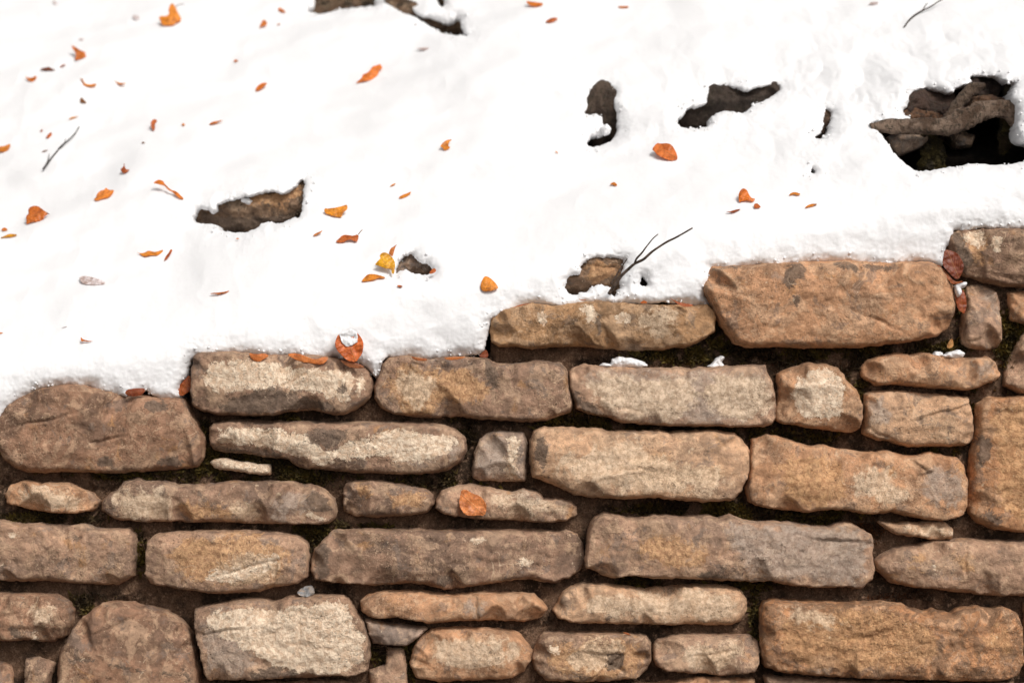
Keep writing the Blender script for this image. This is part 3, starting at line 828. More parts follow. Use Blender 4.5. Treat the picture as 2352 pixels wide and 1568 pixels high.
# dark ground under the snow, seen through the hollows
gx = np.linspace(-4.4, 4.4, 130); gz = np.linspace(-1.5, 4.2, 110)
X, Z = np.meshgrid(gx, gz)
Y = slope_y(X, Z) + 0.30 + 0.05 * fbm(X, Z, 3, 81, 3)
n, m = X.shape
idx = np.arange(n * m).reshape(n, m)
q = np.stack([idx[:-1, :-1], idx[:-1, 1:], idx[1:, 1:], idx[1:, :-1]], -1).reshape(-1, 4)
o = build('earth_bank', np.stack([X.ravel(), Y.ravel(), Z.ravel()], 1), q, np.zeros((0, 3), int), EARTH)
tag(o, kind='structure')

# unseen ground at the wall foot, coloured dark to cut bounce light from below
gx = np.linspace(-30, 30, 121); gy = np.concatenate([np.linspace(-40, -3, 40)[:-1], np.linspace(-3, 0.3, 60)])
X, Yg = np.meshgrid(gx, gy)
Zg = -1.55 + 0.06 * fbm(X, Yg, .8, 91, 3) + 0.02 * fbm(X, Yg, 4, 92, 3)
n, m = X.shape
idx = np.arange(n * m).reshape(n, m)
q = np.stack([idx[:-1, :-1], idx[:-1, 1:], idx[1:, 1:], idx[1:, :-1]], -1).reshape(-1, 4)
DARK_GROUND = soil_material('dark_ground', (0.16, 0.125, 0.10), (0.10, 0.08, 0.065), (0.24, 0.20, 0.17))
o = build('ground', np.stack([X.ravel(), Yg.ravel(), Zg.ravel()], 1), q, np.zeros((0, 3), int), DARK_GROUND)
tag(o, kind='structure')


# ------------------------------------------------------------------ rocks and wood showing through the snow
def dilate(px, d):
    c = px.mean(0)
    v = px - c
    L = np.linalg.norm(v, axis=1, keepdims=True)
    return c + v * (1 + d / np.maximum(L, 1))


def hull(p):
    p = sorted(map(tuple, p))
    def half(p):
        o = []
        for a in p:
            while len(o) > 1 and (o[-1][0]-o[-2][0])*(a[1]-o[-2][1])-(o[-1][1]-o[-2][1])*(a[0]-o[-2][0]) <= 0: o.pop()
            o.append(a)
        return o
    a = half(p); b = half(p[::-1])
    return np.array(a[:-1] + b[:-1])


def bank_rock(i, label, color, seed, name='rock', cat='rock', depth=0.045, recess=0.066, lean=0.30, patches=(), mat=None, grow=16, rough=1.7, under=1.0):
    px = P(HOLES[i])
    hp = hpoly[i]
    xc, zc = hp.mean(0)
    yc = float(slope_y(np.array([xc]), np.array([zc]))[0])
    hh = np.ptp(hp[:, 1])
    f = lambda x, z: yc + recess + lean * (slope_y(x, z) - yc) + under * np.maximum(0, zc + .12 * hh - z + 0.015 * fbm(x, z, 12, seed, 2))
    o = stone_mesh(name, dilate(hull(px), grow), seed, yfront=0.012, depth=depth, r=.03, cell=.0035, back=.16, facets=9, color=color, patches=patches,
                   ytilt=f, rough=rough, mat=mat, smooth_n=2)
    tag(o, label, cat)
    return o


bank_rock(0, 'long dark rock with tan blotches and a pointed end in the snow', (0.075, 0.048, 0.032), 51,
          patches=[po('560 450 640 445 690 425 692 450 640 470 580 475'), pd('440 480 500 500 640 500 690 490 660 520 500 540')])  # dark patch paints shade on the lower face
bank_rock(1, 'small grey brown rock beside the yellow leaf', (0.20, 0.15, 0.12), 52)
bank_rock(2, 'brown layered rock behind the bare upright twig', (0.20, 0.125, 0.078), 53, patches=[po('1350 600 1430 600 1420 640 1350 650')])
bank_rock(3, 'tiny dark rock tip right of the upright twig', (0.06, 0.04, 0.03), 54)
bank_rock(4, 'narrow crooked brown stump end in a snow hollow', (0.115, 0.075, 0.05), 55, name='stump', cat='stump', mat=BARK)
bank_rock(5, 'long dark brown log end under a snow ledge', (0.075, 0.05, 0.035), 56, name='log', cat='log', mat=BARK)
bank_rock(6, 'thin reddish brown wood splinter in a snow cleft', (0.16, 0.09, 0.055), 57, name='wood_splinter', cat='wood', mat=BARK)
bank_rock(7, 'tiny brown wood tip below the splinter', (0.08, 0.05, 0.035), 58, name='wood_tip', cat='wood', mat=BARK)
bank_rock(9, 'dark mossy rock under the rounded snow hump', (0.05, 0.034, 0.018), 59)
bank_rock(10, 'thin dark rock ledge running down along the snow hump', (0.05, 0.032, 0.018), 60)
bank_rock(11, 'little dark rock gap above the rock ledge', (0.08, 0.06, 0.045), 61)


def tube(name, pts, rads, mat, seg=10, color=(0.1, 0.08, 0.06), wob=0.0, seed=0, parent=None, sub=4):
    pts = np.asarray(pts, float); rads = np.asarray(rads, float)
    # Catmull-Rom resample
    if sub > 1 and len(pts) > 2:
        p = np.vstack([2 * pts[0] - pts[1], pts, 2 * pts[-1] - pts[-2]]); r = np.concatenate([[rads[0]], rads, [rads[-1]]])
        o = []; orr = []
        for i in range(1, len(p) - 2):
            for s in range(sub):
                t = s / sub
                o.append(.5 * ((2 * p[i]) + (-p[i-1] + p[i+1]) * t + (2*p[i-1] - 5*p[i] + 4*p[i+1] - p[i+2]) * t*t + (-p[i-1] + 3*p[i] - 3*p[i+1] + p[i+2]) * t**3))
                orr.append(r[i] + (r[i+1] - r[i]) * t)
        o.append(p[-2]); orr.append(r[-2])
        pts = np.array(o); rads = np.array(orr)
    n = len(pts)
    V = []
    a = np.arange(seg) / seg * 2 * np.pi
    for i in range(n):
        d = pts[min(i + 1, n - 1)] - pts[max(i - 1, 0)]
        d = d / (np.linalg.norm(d) + 1e-9)
        up = np.array([0, 1.0, 0]) if abs(d[1]) < .9 else np.array([1.0, 0, 0])
        s = np.cross(d, up); s /= np.linalg.norm(s); u = np.cross(s, d)
        rr = rads[i] * (1 + wob * fbm(np.cos(a) * .9 + i * .23 * 4 / max(sub, 4), np.sin(a) * .9 + i * .11 * 4 / max(sub, 4), 1.0, seed, 3))
        V.append(pts[i] + np.outer(np.cos(a) * rr, s) + np.outer(np.sin(a) * rr, u))
    V = np.concatenate(V)
    q = [(i * seg + j, i * seg + (j + 1) % seg, (i + 1) * seg + (j + 1) % seg, (i + 1) * seg + j) for i in range(n - 1) for j in range(seg)]
    V = np.vstack([V, pts[0], pts[-1]])
    t = [(len(V) - 2, (j + 1) % seg, j) for j in range(seg)] + [(len(V) - 1, (n - 1) * seg + j, (n - 1) * seg + (j + 1) % seg) for j in range(seg)]
    o = build(name, V, np.array(q), np.array(t), mat, parent)
    o.color = (*color, 1)
    return o


def along(px, off=0.0):
    """points over the bank at pixels px, lifted towards the camera by off (number or list)"""
    a, b, c_ = unproj(px, lambda x, z: slope_y(x, z) - 0.0)
    return np.stack([a, b - np.asarray(off), c_], 1)


# the hollow on the right: a birch-barked root over dark space
hx, hz = hpoly[8].mean(0)
YH = float(slope_y(np.array([hx]), np.array([hz]))[0])


def flat(s, y, tile='O'):
    a, b, c_ = unproj(P(s, tile), lambda x, z: np.full(np.shape(x), y))
    return np.stack([a, np.full(len(a), y), c_], 1)


r0 = flat('2000 296 2030 291 2080 291 2140 292 2190 287 2225 268 2260 252 2310 252 2350 272 2400 300', YH + .045)
root = tube('tree_root', r0, [.013, .015, .017, .019, .024, .025, .021, .022, .026, .026], BARK, 24, (0.27, 0.185, 0.13), .6, 3, sub=14)
tag(root, 'pale peeling tree root arching over the dark hollow', 'root')
kn = tube('root_knot', flat('2175 275 2195 250 2212 225 2235 205 2262 196', YH + .07), [.012, .015, .017, .014, .008], BARK, 20, (0.16, 0.105, 0.07), .7, 9, sub=8)
kn.parent = root
BT = lambda x, z: YH + .055 + .45 * (slope_y(x, z) - YH) + .02 * fbm(x, z, 16, 97, 3) + .9 * np.maximum(0, .012 * fbm(x, z, 30, 98, 3))
SL = [('2085 212 2122 200 2160 206 2200 214 2205 238 2180 262 2140 268 2098 262 2082 240', (0.085, 0.046, 0.030), 'dark crumbling bark chunk above the pale root', 0.0),
      ('2068 256 2100 246 2160 256 2200 262 2180 280 2120 284 2085 276', (0.20, 0.098, 0.048), 'reddish rotten wood strip lying along the pale root', -.012),
      ('2225 172 2262 166 2300 172 2318 190 2300 214 2262 214 2235 200', (0.05, 0.028, 0.020), 'blackish bark lump under the snow above the root', 0.01),
      ('2215 262 2232 226 2270 218 2310 222 2330 236 2300 246 2262 244 2240 258', (0.17, 0.085, 0.042), 'brown split wood wedged behind the root bend', -.008),
      ('2312 190 2330 178 2350 190 2346 214 2325 226 2312 210', (0.06, 0.042, 0.012), 'mossy bark knob beside the blackish lump', -.004)]
for k_, (o_, c_, l_, dy) in enumerate(SL):
    b1 = stone_mesh('bark_chunk', P(o_), 71 + k_, color=c_, yfront=.02 + dy, depth=.045, r=.016, cell=.003, back=.12, ytilt=BT, mat=BARK, rough=3.2, facets=12, edge_noise=1.8)
    tag(b1, l_, 'bark')
b2 = stone_mesh('rock', P('2046 314 2075 306 2130 308 2135 322 2115 338 2085 350 2062 356 2050 340'), 172, color=(0.20, 0.155, 0.125), yref=YH + .10, r=.018, depth=.04, rough=1.5)
tag(b2, 'grey rock tucked beneath the pale root', 'rock')
b3 = stone_mesh('rock', P('2180 312 2215 300 2240 312 2232 336 2195 340'), 173, color=(0.07, 0.055, 0.045), yref=YH + .17, r=.018, depth=.04, rough=1.5)
tag(b3, 'dim dark rock deep inside the hollow', 'rock')
s1 = tube('mossy_stem', flat('2122 300 2134 325 2142 350 2142 380 2138 412', YH + .12), [.018, .022, .026, .028, .028], MOSS2, 16, (0.08, 0.06, 0.02), .7, 5)
tag(s1, 'thick mossy stem standing in the dark hollow', 'stem')
s2 = tube('moss_clump', flat('2328 262 2320 288 2312 316 2306 340 2302 352', YH + .085), [.022, .024, .018, .009, .002], MOSS2, 14, (0.08, 0.06, 0.02), .8, 6)
tag(s2, 'ragged moss clump hanging below the root end', 'moss')


# ------------------------------------------------------------------ twigs
def twig(px, off, rad, label, color=(0.10, 0.075, 0.06), twigs=(), surf=None):
    p = along(px, off)
    o = tube('twig', p, np.linspace(rad, rad * .45, len(p)), BARK, 6, color, .3, 2)
    for (q, of2) in twigs:
        c = tube('side_shoot', along(q, of2), np.linspace(rad * .6, rad * .25, len(q)), BARK, 6, color, .3, 3)
        c.parent = o
    return tag(o, label, 'twig')


twig(P('400 1555 440 1500 470 1460 520 1400 560 1350 620 1300 690 1235 733 1168', 'A'), [.004] * 4 + [.006, .008, .010, .012], .0028, 'grey forked twig lying on the open snow',
     (0.12, 0.11, 0.105), [(P('430 1510 450 1460 458 1415', 'A'), [.005, .008, .012]), (P('545 1370 590 1330 612 1280', 'A'), [.006, .010, .014])])
twig(P('62 632 90 642 150 655 235 668', 'A'), [.008, .006, .005, .004], .0032, 'short grey twig beside a faded curled leaf', (0.16, 0.14, 0.12))
twig(P('890 405 930 340 980 265 1030 210 1115 135 1200 90 1265 30 1305 0 1400 -60 1500 -110 1630 -185', 'W3'), np.linspace(.01, .10, 11), .0042,
     'bare forked twig sticking up from the snow by the layered rock', (0.17, 0.115, 0.085), [(P('1115 135 1135 85 1180 35 1220 -20 1270 -85 1320 -130', 'W3'), np.linspace(.045, .10, 6)),
      (P('905 320 940 260 980 190 1020 130 1050 85', 'W3'), np.linspace(.03, .055, 5))])
twig(P('2075 66 2090 45 2110 30 2135 18 2150 8 2168 -2'), np.linspace(.004, .02, 6), .0028, 'thin arched twig above the dark hollow', (0.14, 0.11, 0.09), [(P('2118 25 2124 14 2128 10'), [.01, .015, .02])])
twig(P('1105 685 1135 660 1145 635 1130 608', 'A'), [.004, .008, .01, .012], .0022, 'small grey curled stalk on the snow', (0.30, 0.29, 0.28))


# ------------------------------------------------------------------ leaves
OR = (0.62, 0.20, 0.032); ORL = (0.72, 0.27, 0.035); YE = (0.80, 0.40, 0.02); RB = (0.36, 0.085, 0.028); DR = (0.17, 0.045, 0.024); BRN = (0.22, 0.10, 0.05)
RD = (0.50, 0.135, 0.04); PALE = (0.66, 0.65, 0.90); TN = (0.60, 0.26, 0.105)
G_SNOW = 'dry leaves lying on the snow bank'
G_WALL = 'dry leaves caught along the wall'
LEAVES = [
 ('A', '1580 25 1610 60 1630 110 1665 170 1655 200 1615 205 1600 235 1490 235 1470 190 1455 150 1540 150 1555 130 1548 80', ORL, .7, 'bright orange folded leaf with a curled stalk', '1615 70 1640 45 1690 40'),
 ('A', '650 415 680 425 740 465 785 480 780 500 795 515 760 540 680 560 700 520 695 490 670 455', (0.55, 0.17, 0.03), .8, 'upright orange leaf with hooked tip and water drops', None),
 ('A', '355 640 400 625 450 615 480 635 515 640 480 650 420 648', DR, .3, 'dark red brown leaf beside the short grey twig', None),
 ('A', '540 618 580 592 612 595 570 614', RB, .3, 'small red brown leaf scrap beside the dark red brown leaf', None),
 ('A', '228 690 250 715 300 715 325 695 340 710 320 740 290 755 250 730', OR, .2, 'faded curled leaf at the tip of the short grey twig', None),
 ('A', '735 712 760 730 780 770 830 780 880 765 885 785 850 798 775 795 755 750', ORL, .4, 'orange leaf edge bent like a hook', None),
 ('A', '1040 725 1072 753 1120 766 1175 758 1140 775 1100 787', ORL, .4, 'thin orange leaf edge right of the hook shaped leaf', None),
 ('A', '742 888 770 915 800 950 760 946 732 936', BRN, .6, 'small brown triangular leaf tip in the snow', None),
 ('A', '632 1092 660 1075 732 1066 690 1080 645 1100', (0.75, 0.35, 0.12), .1, 'thin pale orange leaf edge above the forked grey twig', None),
 ('A', '418 1272 440 1235 470 1213 480 1235 450 1268', RD, .5, 'small reddish leaf scrap just left of the forked grey twig', None),
 ('A', '-40 1350 40 1345 90 1320 97 1340 70 1390 0 1398 -40 1395', ORL, .5, 'orange leaf lying left of the forked grey twig', None),
 ('A', '1400 1100 1430 1093 1447 1115 1420 1140 1425 1180 1405 1210 1390 1175 1383 1130', RD, .7, 'reddish curled leaf standing on end in the snow', None),
 ('A', '1913 1148 1950 1120 1990 1113 2062 1103 2000 1128 1950 1145', OR, .3, 'thin orange leaf edge right of the tiny scrap by the reddish curled leaf', None),
 ('A', '1666 1142 1685 1130 1704 1152 1680 1157', ORL, .3, 'tiny orange leaf scrap right of the reddish curled leaf', None),
 ('A', '1298 1306 1320 1302 1335 1315 1308 1318', BRN, .3, 'tiny brown leaf scrap below the reddish curled leaf', None),
 ('A', '2144 568 2160 543 2192 555 2170 570', OR, .4, 'tiny orange leaf scrap above the oval orange leaf', None),
 ('A', '478 15 500 8 530 38 510 45', PALE, .2, 'pale snow veiled leaf far uphill of the upright hooked-tip leaf', None), ('A', '1205 150 1250 138 1288 160 1250 195', PALE, .1, 'pale snow veiled leaf just left of the bright orange folded leaf', None), ('A', '720 360 750 352 775 362 740 376', PALE, .1, 'pale snow veiled leaf just above the upright hooked-tip leaf', None),
 ('A', '380 1393 410 1380 448 1378 405 1394', BRN, .2, 'tiny brown leaf sliver beside the forked grey twig', None), ('A', '365 1212 378 1192 397 1190 385 1210', RB, .3, 'tiny red brown leaf scrap above the small reddish scrap by the forked twig', None),
 ('E', '1103 172 1133 163 1140 110 1147 160 1162 180 1197 180 1150 217 1120 207', RB, .7, 'dark red leaf with an upright stalk half sunk in snow', None),
 ('B', '203 66 235 78 278 112 245 117 210 97', OR, .4, 'slanted orange leaf scrap above the small upright leaf by the hump', None),
 ('B', '70 176 102 205 98 235 60 242 33 264 45 215', (0.58, 0.19, 0.04), .7, 'small upright orange leaf on the snow below the hump', None),
 ('B', '186 234 205 215 234 220', OR, .3, 'tiny orange leaf scrap right of the small upright leaf by the hump', None),
 ('B', '908 770 945 740 975 715 978 685 1010 678 1050 650 1070 610 1105 605 1140 586 1165 630 1125 650 1122 690 1080 725 1030 745 960 754', (0.66, 0.20, 0.028), .75, 'large wavy orange leaf alone on open snow', None),
 ('B', '-8 838 5 800 40 770 80 758 108 766 70 800 20 840', (0.64, 0.20, 0.03), .5, 'oval orange leaf left of the large wavy leaf', None),
 ('B', '1690 1344 1725 1305 1760 1285 1805 1278 1770 1310 1765 1340 1790 1357 1735 1385 1712 1357', ORL, .6, 'orange leaf with one side snowed over, below the crooked stump', None),
 ('B', '1463 443 1520 440 1604 432 1570 460 1530 464', PALE, .05, 'pale snow veiled leaf below the thin dark rock ledge', None),
 ('O', '1207 2 1225 5 1252 8 1235 17 1214 12', OR, .4, 'orange leaf in the snow near a smaller scrap', None), ('O', '1250 51 1268 40 1284 42 1268 53', RD, .4, 'small red leaf scrap just below an orange leaf, uphill of the crooked stump', None), ('O', '1416 15 1447 14 1440 19 1424 19', OR, .2, 'thin orange leaf edge uphill of the crooked stump', None),
 ('O', '1993 10 2005 4 2020 6 2008 12', PALE, .1, 'pale snow veiled leaf left of the thin arched twig', None),
 ('C', '1283 800 1330 738 1365 745 1420 742 1465 755 1505 815 1523 870 1517 894 1465 902 1410 887 1330 852 1315 820', (0.62, 0.19, 0.055), .55, 'broad flat orange leaf below the dark log end', None),
 ('C', '898 1127 915 1103 945 1098 973 1132 940 1132 920 1120', ORL, .4, 'small orange leaf scrap alone on smooth snow above the layered rock', None),
 ('C', '2078 1225 2095 1178 2125 1153 2157 1168 2182 1225 2200 1248 2237 1248 2217 1284 2170 1270 2110 1272 2088 1288', (0.64, 0.19, 0.03), .8, 'upright orange leaf with a toe, beside two scraps', None),
 ('C', '2226 1342 2223 1298 2255 1293 2272 1310 2289 1330 2255 1337', RD, .6, 'small red leaf scrap at the toe of the upright orange leaf', None),
 ('C', '1960 1370 2000 1370 2050 1353 2107 1343 2080 1360 2040 1378 2000 1378', RB, .2, 'thin red brown leaf edge under the upright leaf with a toe', None),
 ('C', '392 814 408 816 428 832 412 832', ORL, .3, 'tiny orange leaf sliver below the crooked stump', None),
 ('D', '188 1224 210 1198 250 1188 307 1210 270 1222 240 1208', ORL, .35, 'arched orange leaf on smooth snow left of the dark hollow', None),
 ('D', '333 1337 370 1308 410 1296 462 1301 420 1316 370 1330', ORL, .3, 'slim pointed orange leaf below the arched one', None),
 ('E', '255 545 290 513 345 513 385 540 415 565 452 585 415 605 395 640 350 660 290 662 238 687 245 650 238 610 265 585', (0.52, 0.15, 0.022), .75, 'deep orange upright leaf with water drops', '420 575 455 590'),
 ('E', '3 740 30 713 55 713 72 742', OR, .5, 'small orange leaf scrap above the yellow orange leaf edge', None),
 ('E', '-10 812 50 785 90 768 167 777 120 797 60 802', (0.80, 0.36, 0.03), .25, 'yellow orange leaf edge under the deep orange leaf', None),
 ('E', '853 452 880 440 885 410 920 375 965 365 970 343 1000 370 1047 363 1035 400 1000 440 940 445 890 470', (0.70, 0.25, 0.05), .6, 'lobed light orange leaf on the snow', None),
 ('E', '1405 305 1430 283 1465 270 1507 290 1502 300 1530 330 1570 368 1620 378 1660 418 1687 445 1672 457 1620 422 1580 382 1550 372 1510 327 1470 320 1440 310', OR, .55, 'long wavy leaf edge left of the long dark rock', None),
 ('E', '1250 932 1285 950 1330 943 1365 923 1420 938 1460 928 1500 912 1490 940 1440 972 1390 967 1330 982 1295 964', (0.72, 0.27, 0.045), .35, 'flat ragged orange leaf below the long dark rock', None),
 ('E', '1503 1020 1520 980 1550 945 1565 910 1587 918 1565 960 1532 1002', RD, .6, 'narrow upright red leaf beside the ragged orange leaf', None),
 ('E', '725 1160 800 1155 930 1190 975 1225 900 1240 800 1240 740 1215', PALE, .02, 'broad pale leaf under a skin of snow above the big left stone', None),
 ('E', '1920 1322 1950 1313 1985 1310 2050 1306 2115 1288 2080 1310 2010 1327 1975 1322', OR, .2, 'thin orange leaf edge above the pale patched stone', None),
 ('E', '2163 816 2180 806 2202 812 2185 820', OR, .3, 'tiny orange leaf scrap just below the long dark rock', None),
 ('W1', '743 382 740 333 757 360 830 378 862 369 825 384 770 377', OR, .6, 'small leaf scrap with a raised point above the wall', None),
 ('W1', '562 255 590 246 628 236 595 252', PALE, .1, 'pale snow veiled sliver beside the small scrap with a raised point', None), ('W1', '-30 310 -5 296 34 297 8 308', OR, .3, 'tiny orange leaf scrap above the big left stone', None),
 ('F', '626 377 630 343 660 348 740 338 800 322 837 308 842 355 800 385 782 434 720 417 650 400', (0.78, 0.30, 0.03), .75, 'glowing curled orange leaf right of the long dark rock', None),
 ('F', '518 600 545 575 590 558 614 543 600 567 560 592', (0.72, 0.30, 0.10), .2, 'thin pale orange leaf edge left of the arched russet leaf', None),
 ('F', '725 657 760 625 795 590 850 590 890 600 944 580 937 642 910 657 880 632 840 637 790 664', (0.48, 0.13, 0.03), .65, 'arched russet leaf with a stalk on the snow', '940 584 958 562 977 543'),
 ('F', '1223 147 1258 120 1292 113 1268 132', ORL, .3, 'short thin orange leaf edge above a longer slanted one', None),
 ('F', '1310 242 1350 220 1400 203 1428 188 1415 217 1370 242 1325 257', ORL, .3, 'slanted orange leaf edge below a shorter thin one', None),
 ('F', '1090 865 1110 840 1150 800 1133 785 1155 753 1190 750 1225 768 1262 810 1280 850 1270 947 1250 947 1243 907 1220 902 1170 892 1130 872', YE, .8, 'bright yellow leaf standing against the small grey rock', None),
 ('F', '1220 762 1235 713 1265 698 1297 670 1277 705 1267 750 1252 792 1230 767', (0.55, 0.20, 0.05), .8, 'narrow brown orange leaf behind the yellow leaf', None),
 ('F', '963 1022 990 985 1030 948 1080 948 1130 958 1197 980 1160 992 1120 982 1100 997 1040 1012', (0.70, 0.28, 0.04), .45, 'folded orange leaf at the foot of the yellow leaf', None),
 ('F', '1588 948 1605 913 1640 891 1660 920 1627 943', RD, .7, 'small red leaf at the right end of the small grey rock', None),
 ('F', '1290 1053 1320 1048 1354 1062 1320 1073', RD, .3, 'small red leaf scrap below the small grey rock', None),
 ('F', '2061 1062 2075 1010 2100 966 2135 973 2182 1010 2222 1060 2224 1082 2180 1097 2120 1108 2073 1102', (0.74, 0.28, 0.045), .8, 'rounded orange leaf upright on the snow above the wall', None),
]
WALL_LEAVES = [   # tile, outline, colour, distance in front of the wall plane, label
 ('W2', '850 288 770 308 742 335 722 410 750 470 800 520 840 557 890 568 922 566 942 535 977 490 990 410 977 360 935 303 900 291', (0.60, 0.165, 0.055), -.035, 'round orange leaf capped with snow at the wall top'),
 ('W2', '766 546 830 560 910 570 980 600 1002 622 930 627 870 622 820 597', (0.34, 0.13, 0.07), -.030, 'dull brown leaf tucked under the snow capped round leaf'),
 ('W2', '280 498 340 485 420 500 500 535 560 545 620 520 667 528 642 570 600 592 560 590 490 577 430 572 350 542', (0.60, 0.21, 0.07), -.030, 'long orange leaf drooping over the pale patched stone'),
 ('W2', '-70 482 0 500 80 486 122 513 85 532 25 572 -40 547', (0.58, 0.20, 0.07), -.030, 'small orange leaf tip hanging beside the long drooping leaf'),
 ('W2', '1418 512 1500 535 1575 536 1567 562 1500 557 1450 547', (0.45, 0.15, 0.06), -.026, 'brown orange leaf edge on the yellow patched stone'),
 ('W2', '1718 530 1790 524 1945 518 1880 542 1770 554', (0.58, 0.21, 0.08), -.026, 'flat orange leaf edge right of the brown orange one'),
 ('W2', '2043 517 2080 480 2105 450 2127 470 2137 522 2090 532', (0.22, 0.05, 0.022), -.005, 'curled dark red leaf in the corner by the snow'),
 ('W1', '1145 862 1163 820 1250 810 1325 806 1335 840 1280 882 1200 884', (0.24, 0.055, 0.025), -.014, 'wet dark red leaf under the snow rim on the big left stone'),
 ('W1', '1625 802 1680 750 1750 670 1756 820 1722 852 1665 884 1628 852', (0.33, 0.085, 0.025), .022, 'wet russet leaf wedged beside the pale patched stone'),
 ('W4', '1628 336 1680 350 1742 373 1783 440 1803 495 1777 572 1747 622 1700 592 1640 532 1602 480 1608 410', (0.20, 0.048, 0.030), -.032, 'dark red oval leaf wedged between snow and the rough end stone'),
 ('W4', '1722 688 1790 698 1817 760 1828 860 1807 932 1780 917 1745 892 1722 800', (0.30, 0.07, 0.026), -.020, 'wet russet leaf hanging in the gap left of the small upright stone'),
 ('W4', '1543 473 1600 505 1655 560 1712 640 1790 628 1800 642 1715 660 1690 658 1645 605 1595 530', (0.34, 0.10, 0.035), -.030, 'thin curled brown leaf strip on the large stone shoulder'),
 ('W4', '1690 1153 1705 1190 1702 1237 1650 1252 1643 1222 1665 1180', (0.55, 0.33, 0.16), .006, 'tiny pale tan leaf in the mossy joint'),
 ('W6', '1520 136 1560 139 1600 165 1660 185 1697 230 1707 270 1692 334 1640 327 1600 333 1545 323 1508 270 1502 230 1510 180', (0.66, 0.27, 0.12), -.030, 'tan orange beech leaf stuck flat on a narrow stone face'),
 ('W3', '1172 492 1195 468 1220 462 1252 488', (0.50, 0.13, 0.03), -.022, 'tiny russet leaf tip under the snow on the lichen spotted stone'),
 ('W3', '1436 428 1500 468 1580 488 1684 505 1600 528 1520 497', (0.50, 0.16, 0.09), -.026, 'thin wet red leaf under icy snow by the large stone'),
 ('W3', '-4 534 60 506 184 484 120 503 40 521', (0.50, 0.13, 0.04), -.020, 'thin red leaf edge on the left end of the lichen spotted stone'),
 ('W3', '605 440 640 458 690 450 660 465 630 462', (0.50, 0.16, 0.05), -.022, 'scrap of orange leaf under the snow below the layered rock'),
 ('W9x', '1010 788 1060 792 1100 822 1060 815', (0.34, 0.10, 0.035), -.004, 'reddish leaf shred on the ledge of a rough ochre stone'),
]
TILES['W9x'] = (1176, 1253.5, 4)


def leaf_mesh(name, px, yfun, color, seed, curl=0.5):
    rg = random.Random(seed * 13 + 1)
    ax, ay, azz = unproj(px, yfun)
    poly = chaikin(np.stack([ax, azz], 1), 1)
    lo = poly.min(0) - .003; hi = poly.max(0) + .003
    size = max(hi - lo)
    cell = min(0.0018, max(0.0007, size / 26))
    gx = np.arange(lo[0], hi[0] + cell, cell); gz = np.arange(lo[1], hi[1] + cell, cell)
    x, z, sd, q, t = grid_trim(gx, gz, lambda X, Z: sdist(X, Z, poly))
    if len(q) + len(t) == 0:
        return None
    c = poly.mean(0)
    w, v = np.linalg.eigh(np.cov((poly - c).T))
    a = v[:, 1]; b = v[:, 0]
    if a[1] < 0: a = -a
    u1 = (x - c[0]) * a[0] + (z - c[1]) * a[1]
    v1 = (x - c[0]) * b[0] + (z - c[1]) * b[1]
    L = max(1e-4, np.ptp(u1)); W = max(1e-4, np.ptp(v1))
    y = yfun(x, z)
    sg = 1 if rg.random() < .6 else -1
    y = y + sg * curl * (0.9 * v1 * v1 / W - 0.12 * W) + curl * 0.35 * (u1 * u1 / L - .05 * L)
    y = y + 0.10 * min(W, .03) * fbm(x, z, 60, seed, 2) + 0.04 * np.abs(v1) * np.sin(u1 / L * 40)
    y = y + 0.02 * W * np.abs(v1) / W                       # fold along the midrib
    e = rim_edges(q, t)
    n = len(x)
    th = 0.0006
    V = np.concatenate([np.stack([x, y, z], 1), np.stack([x, y + th, z], 1)])
    side = np.stack([e[:, 1], e[:, 0], e[:, 0] + n, e[:, 1] + n], 1)
    Q = np.concatenate([q, q[:, ::-1] + n, side]); T = np.concatenate([t, t[:, ::-1] + n])
    at = {'u': np.tile((u1 - u1.min()) / L, 2), 'v': np.tile(v1 / W * 2, 2)}
    o = build(name, V, Q, T, LEAF, None, at)
    o.color = (*[min(.92, c_ * k_) for c_, k_ in zip(color, (1.35, 1.25, .9))], 1)
    return o


for i, (tl, s, colr, tilt, lab, stalk) in enumerate(LEAVES):
    px = P(s, tl)
    low = px[np.argmax(px[:, 1])][None]
    bx, by, bz = unproj(low, snow_y)
    x0, y0, z0 = bx[0], by[0], bz[0]
    kx = 0.0
    sl = (1 - tilt) / TAN * 0.92 + tilt * 0.25
    x_in = y0 - 0.004 - 0.003 * tilt
    xs = -0.183 / TAN * (1 - tilt) * .9
    f = lambda x, z, x0=x0, z0=z0, sl=sl, y=x_in, xs=xs: y + sl * (z - z0) + xs * (x - x0)
    # keep every point of the leaf in front of the snow behind it, its foot just in it
    ax, ay, azz = unproj(px, f)
    gap = (snow_y(ax, azz) - f(ax, azz))
    sh = min(0.0, float(np.min(gap)) - 0.003)
    f2 = lambda x, z, f=f, sh=sh: f(x, z) + sh
    o = leaf_mesh('leaf', px, f2, colr, i + 1, 0.5 if tilt > .3 else .15)
    if o is None: continue
    tag(o, lab, 'leaf', G_SNOW)
    if stalk:
        sp = P(stalk, tl)
        a, b, c_ = unproj(sp, f2)
        st = tube('stalk', np.stack([a, b + .0003, c_], 1), np.linspace(.0012, .0008, len(sp)), BARK, 6, (0.30, 0.12, 0.04))
        st.parent = o
for i, (tl, s, colr, yy, lab) in enumerate(WALL_LEAVES):
    px = P(s, tl)
    zc = (784 - px[:, 1].mean()) / 1000
    f = lambda x, z, yy=yy, zc=zc: yy + 0.12 * (z - zc)
    o = leaf_mesh('leaf', px, f, colr, 100 + i, 0.3)
    tag(o, lab, 'leaf', G_WALL)

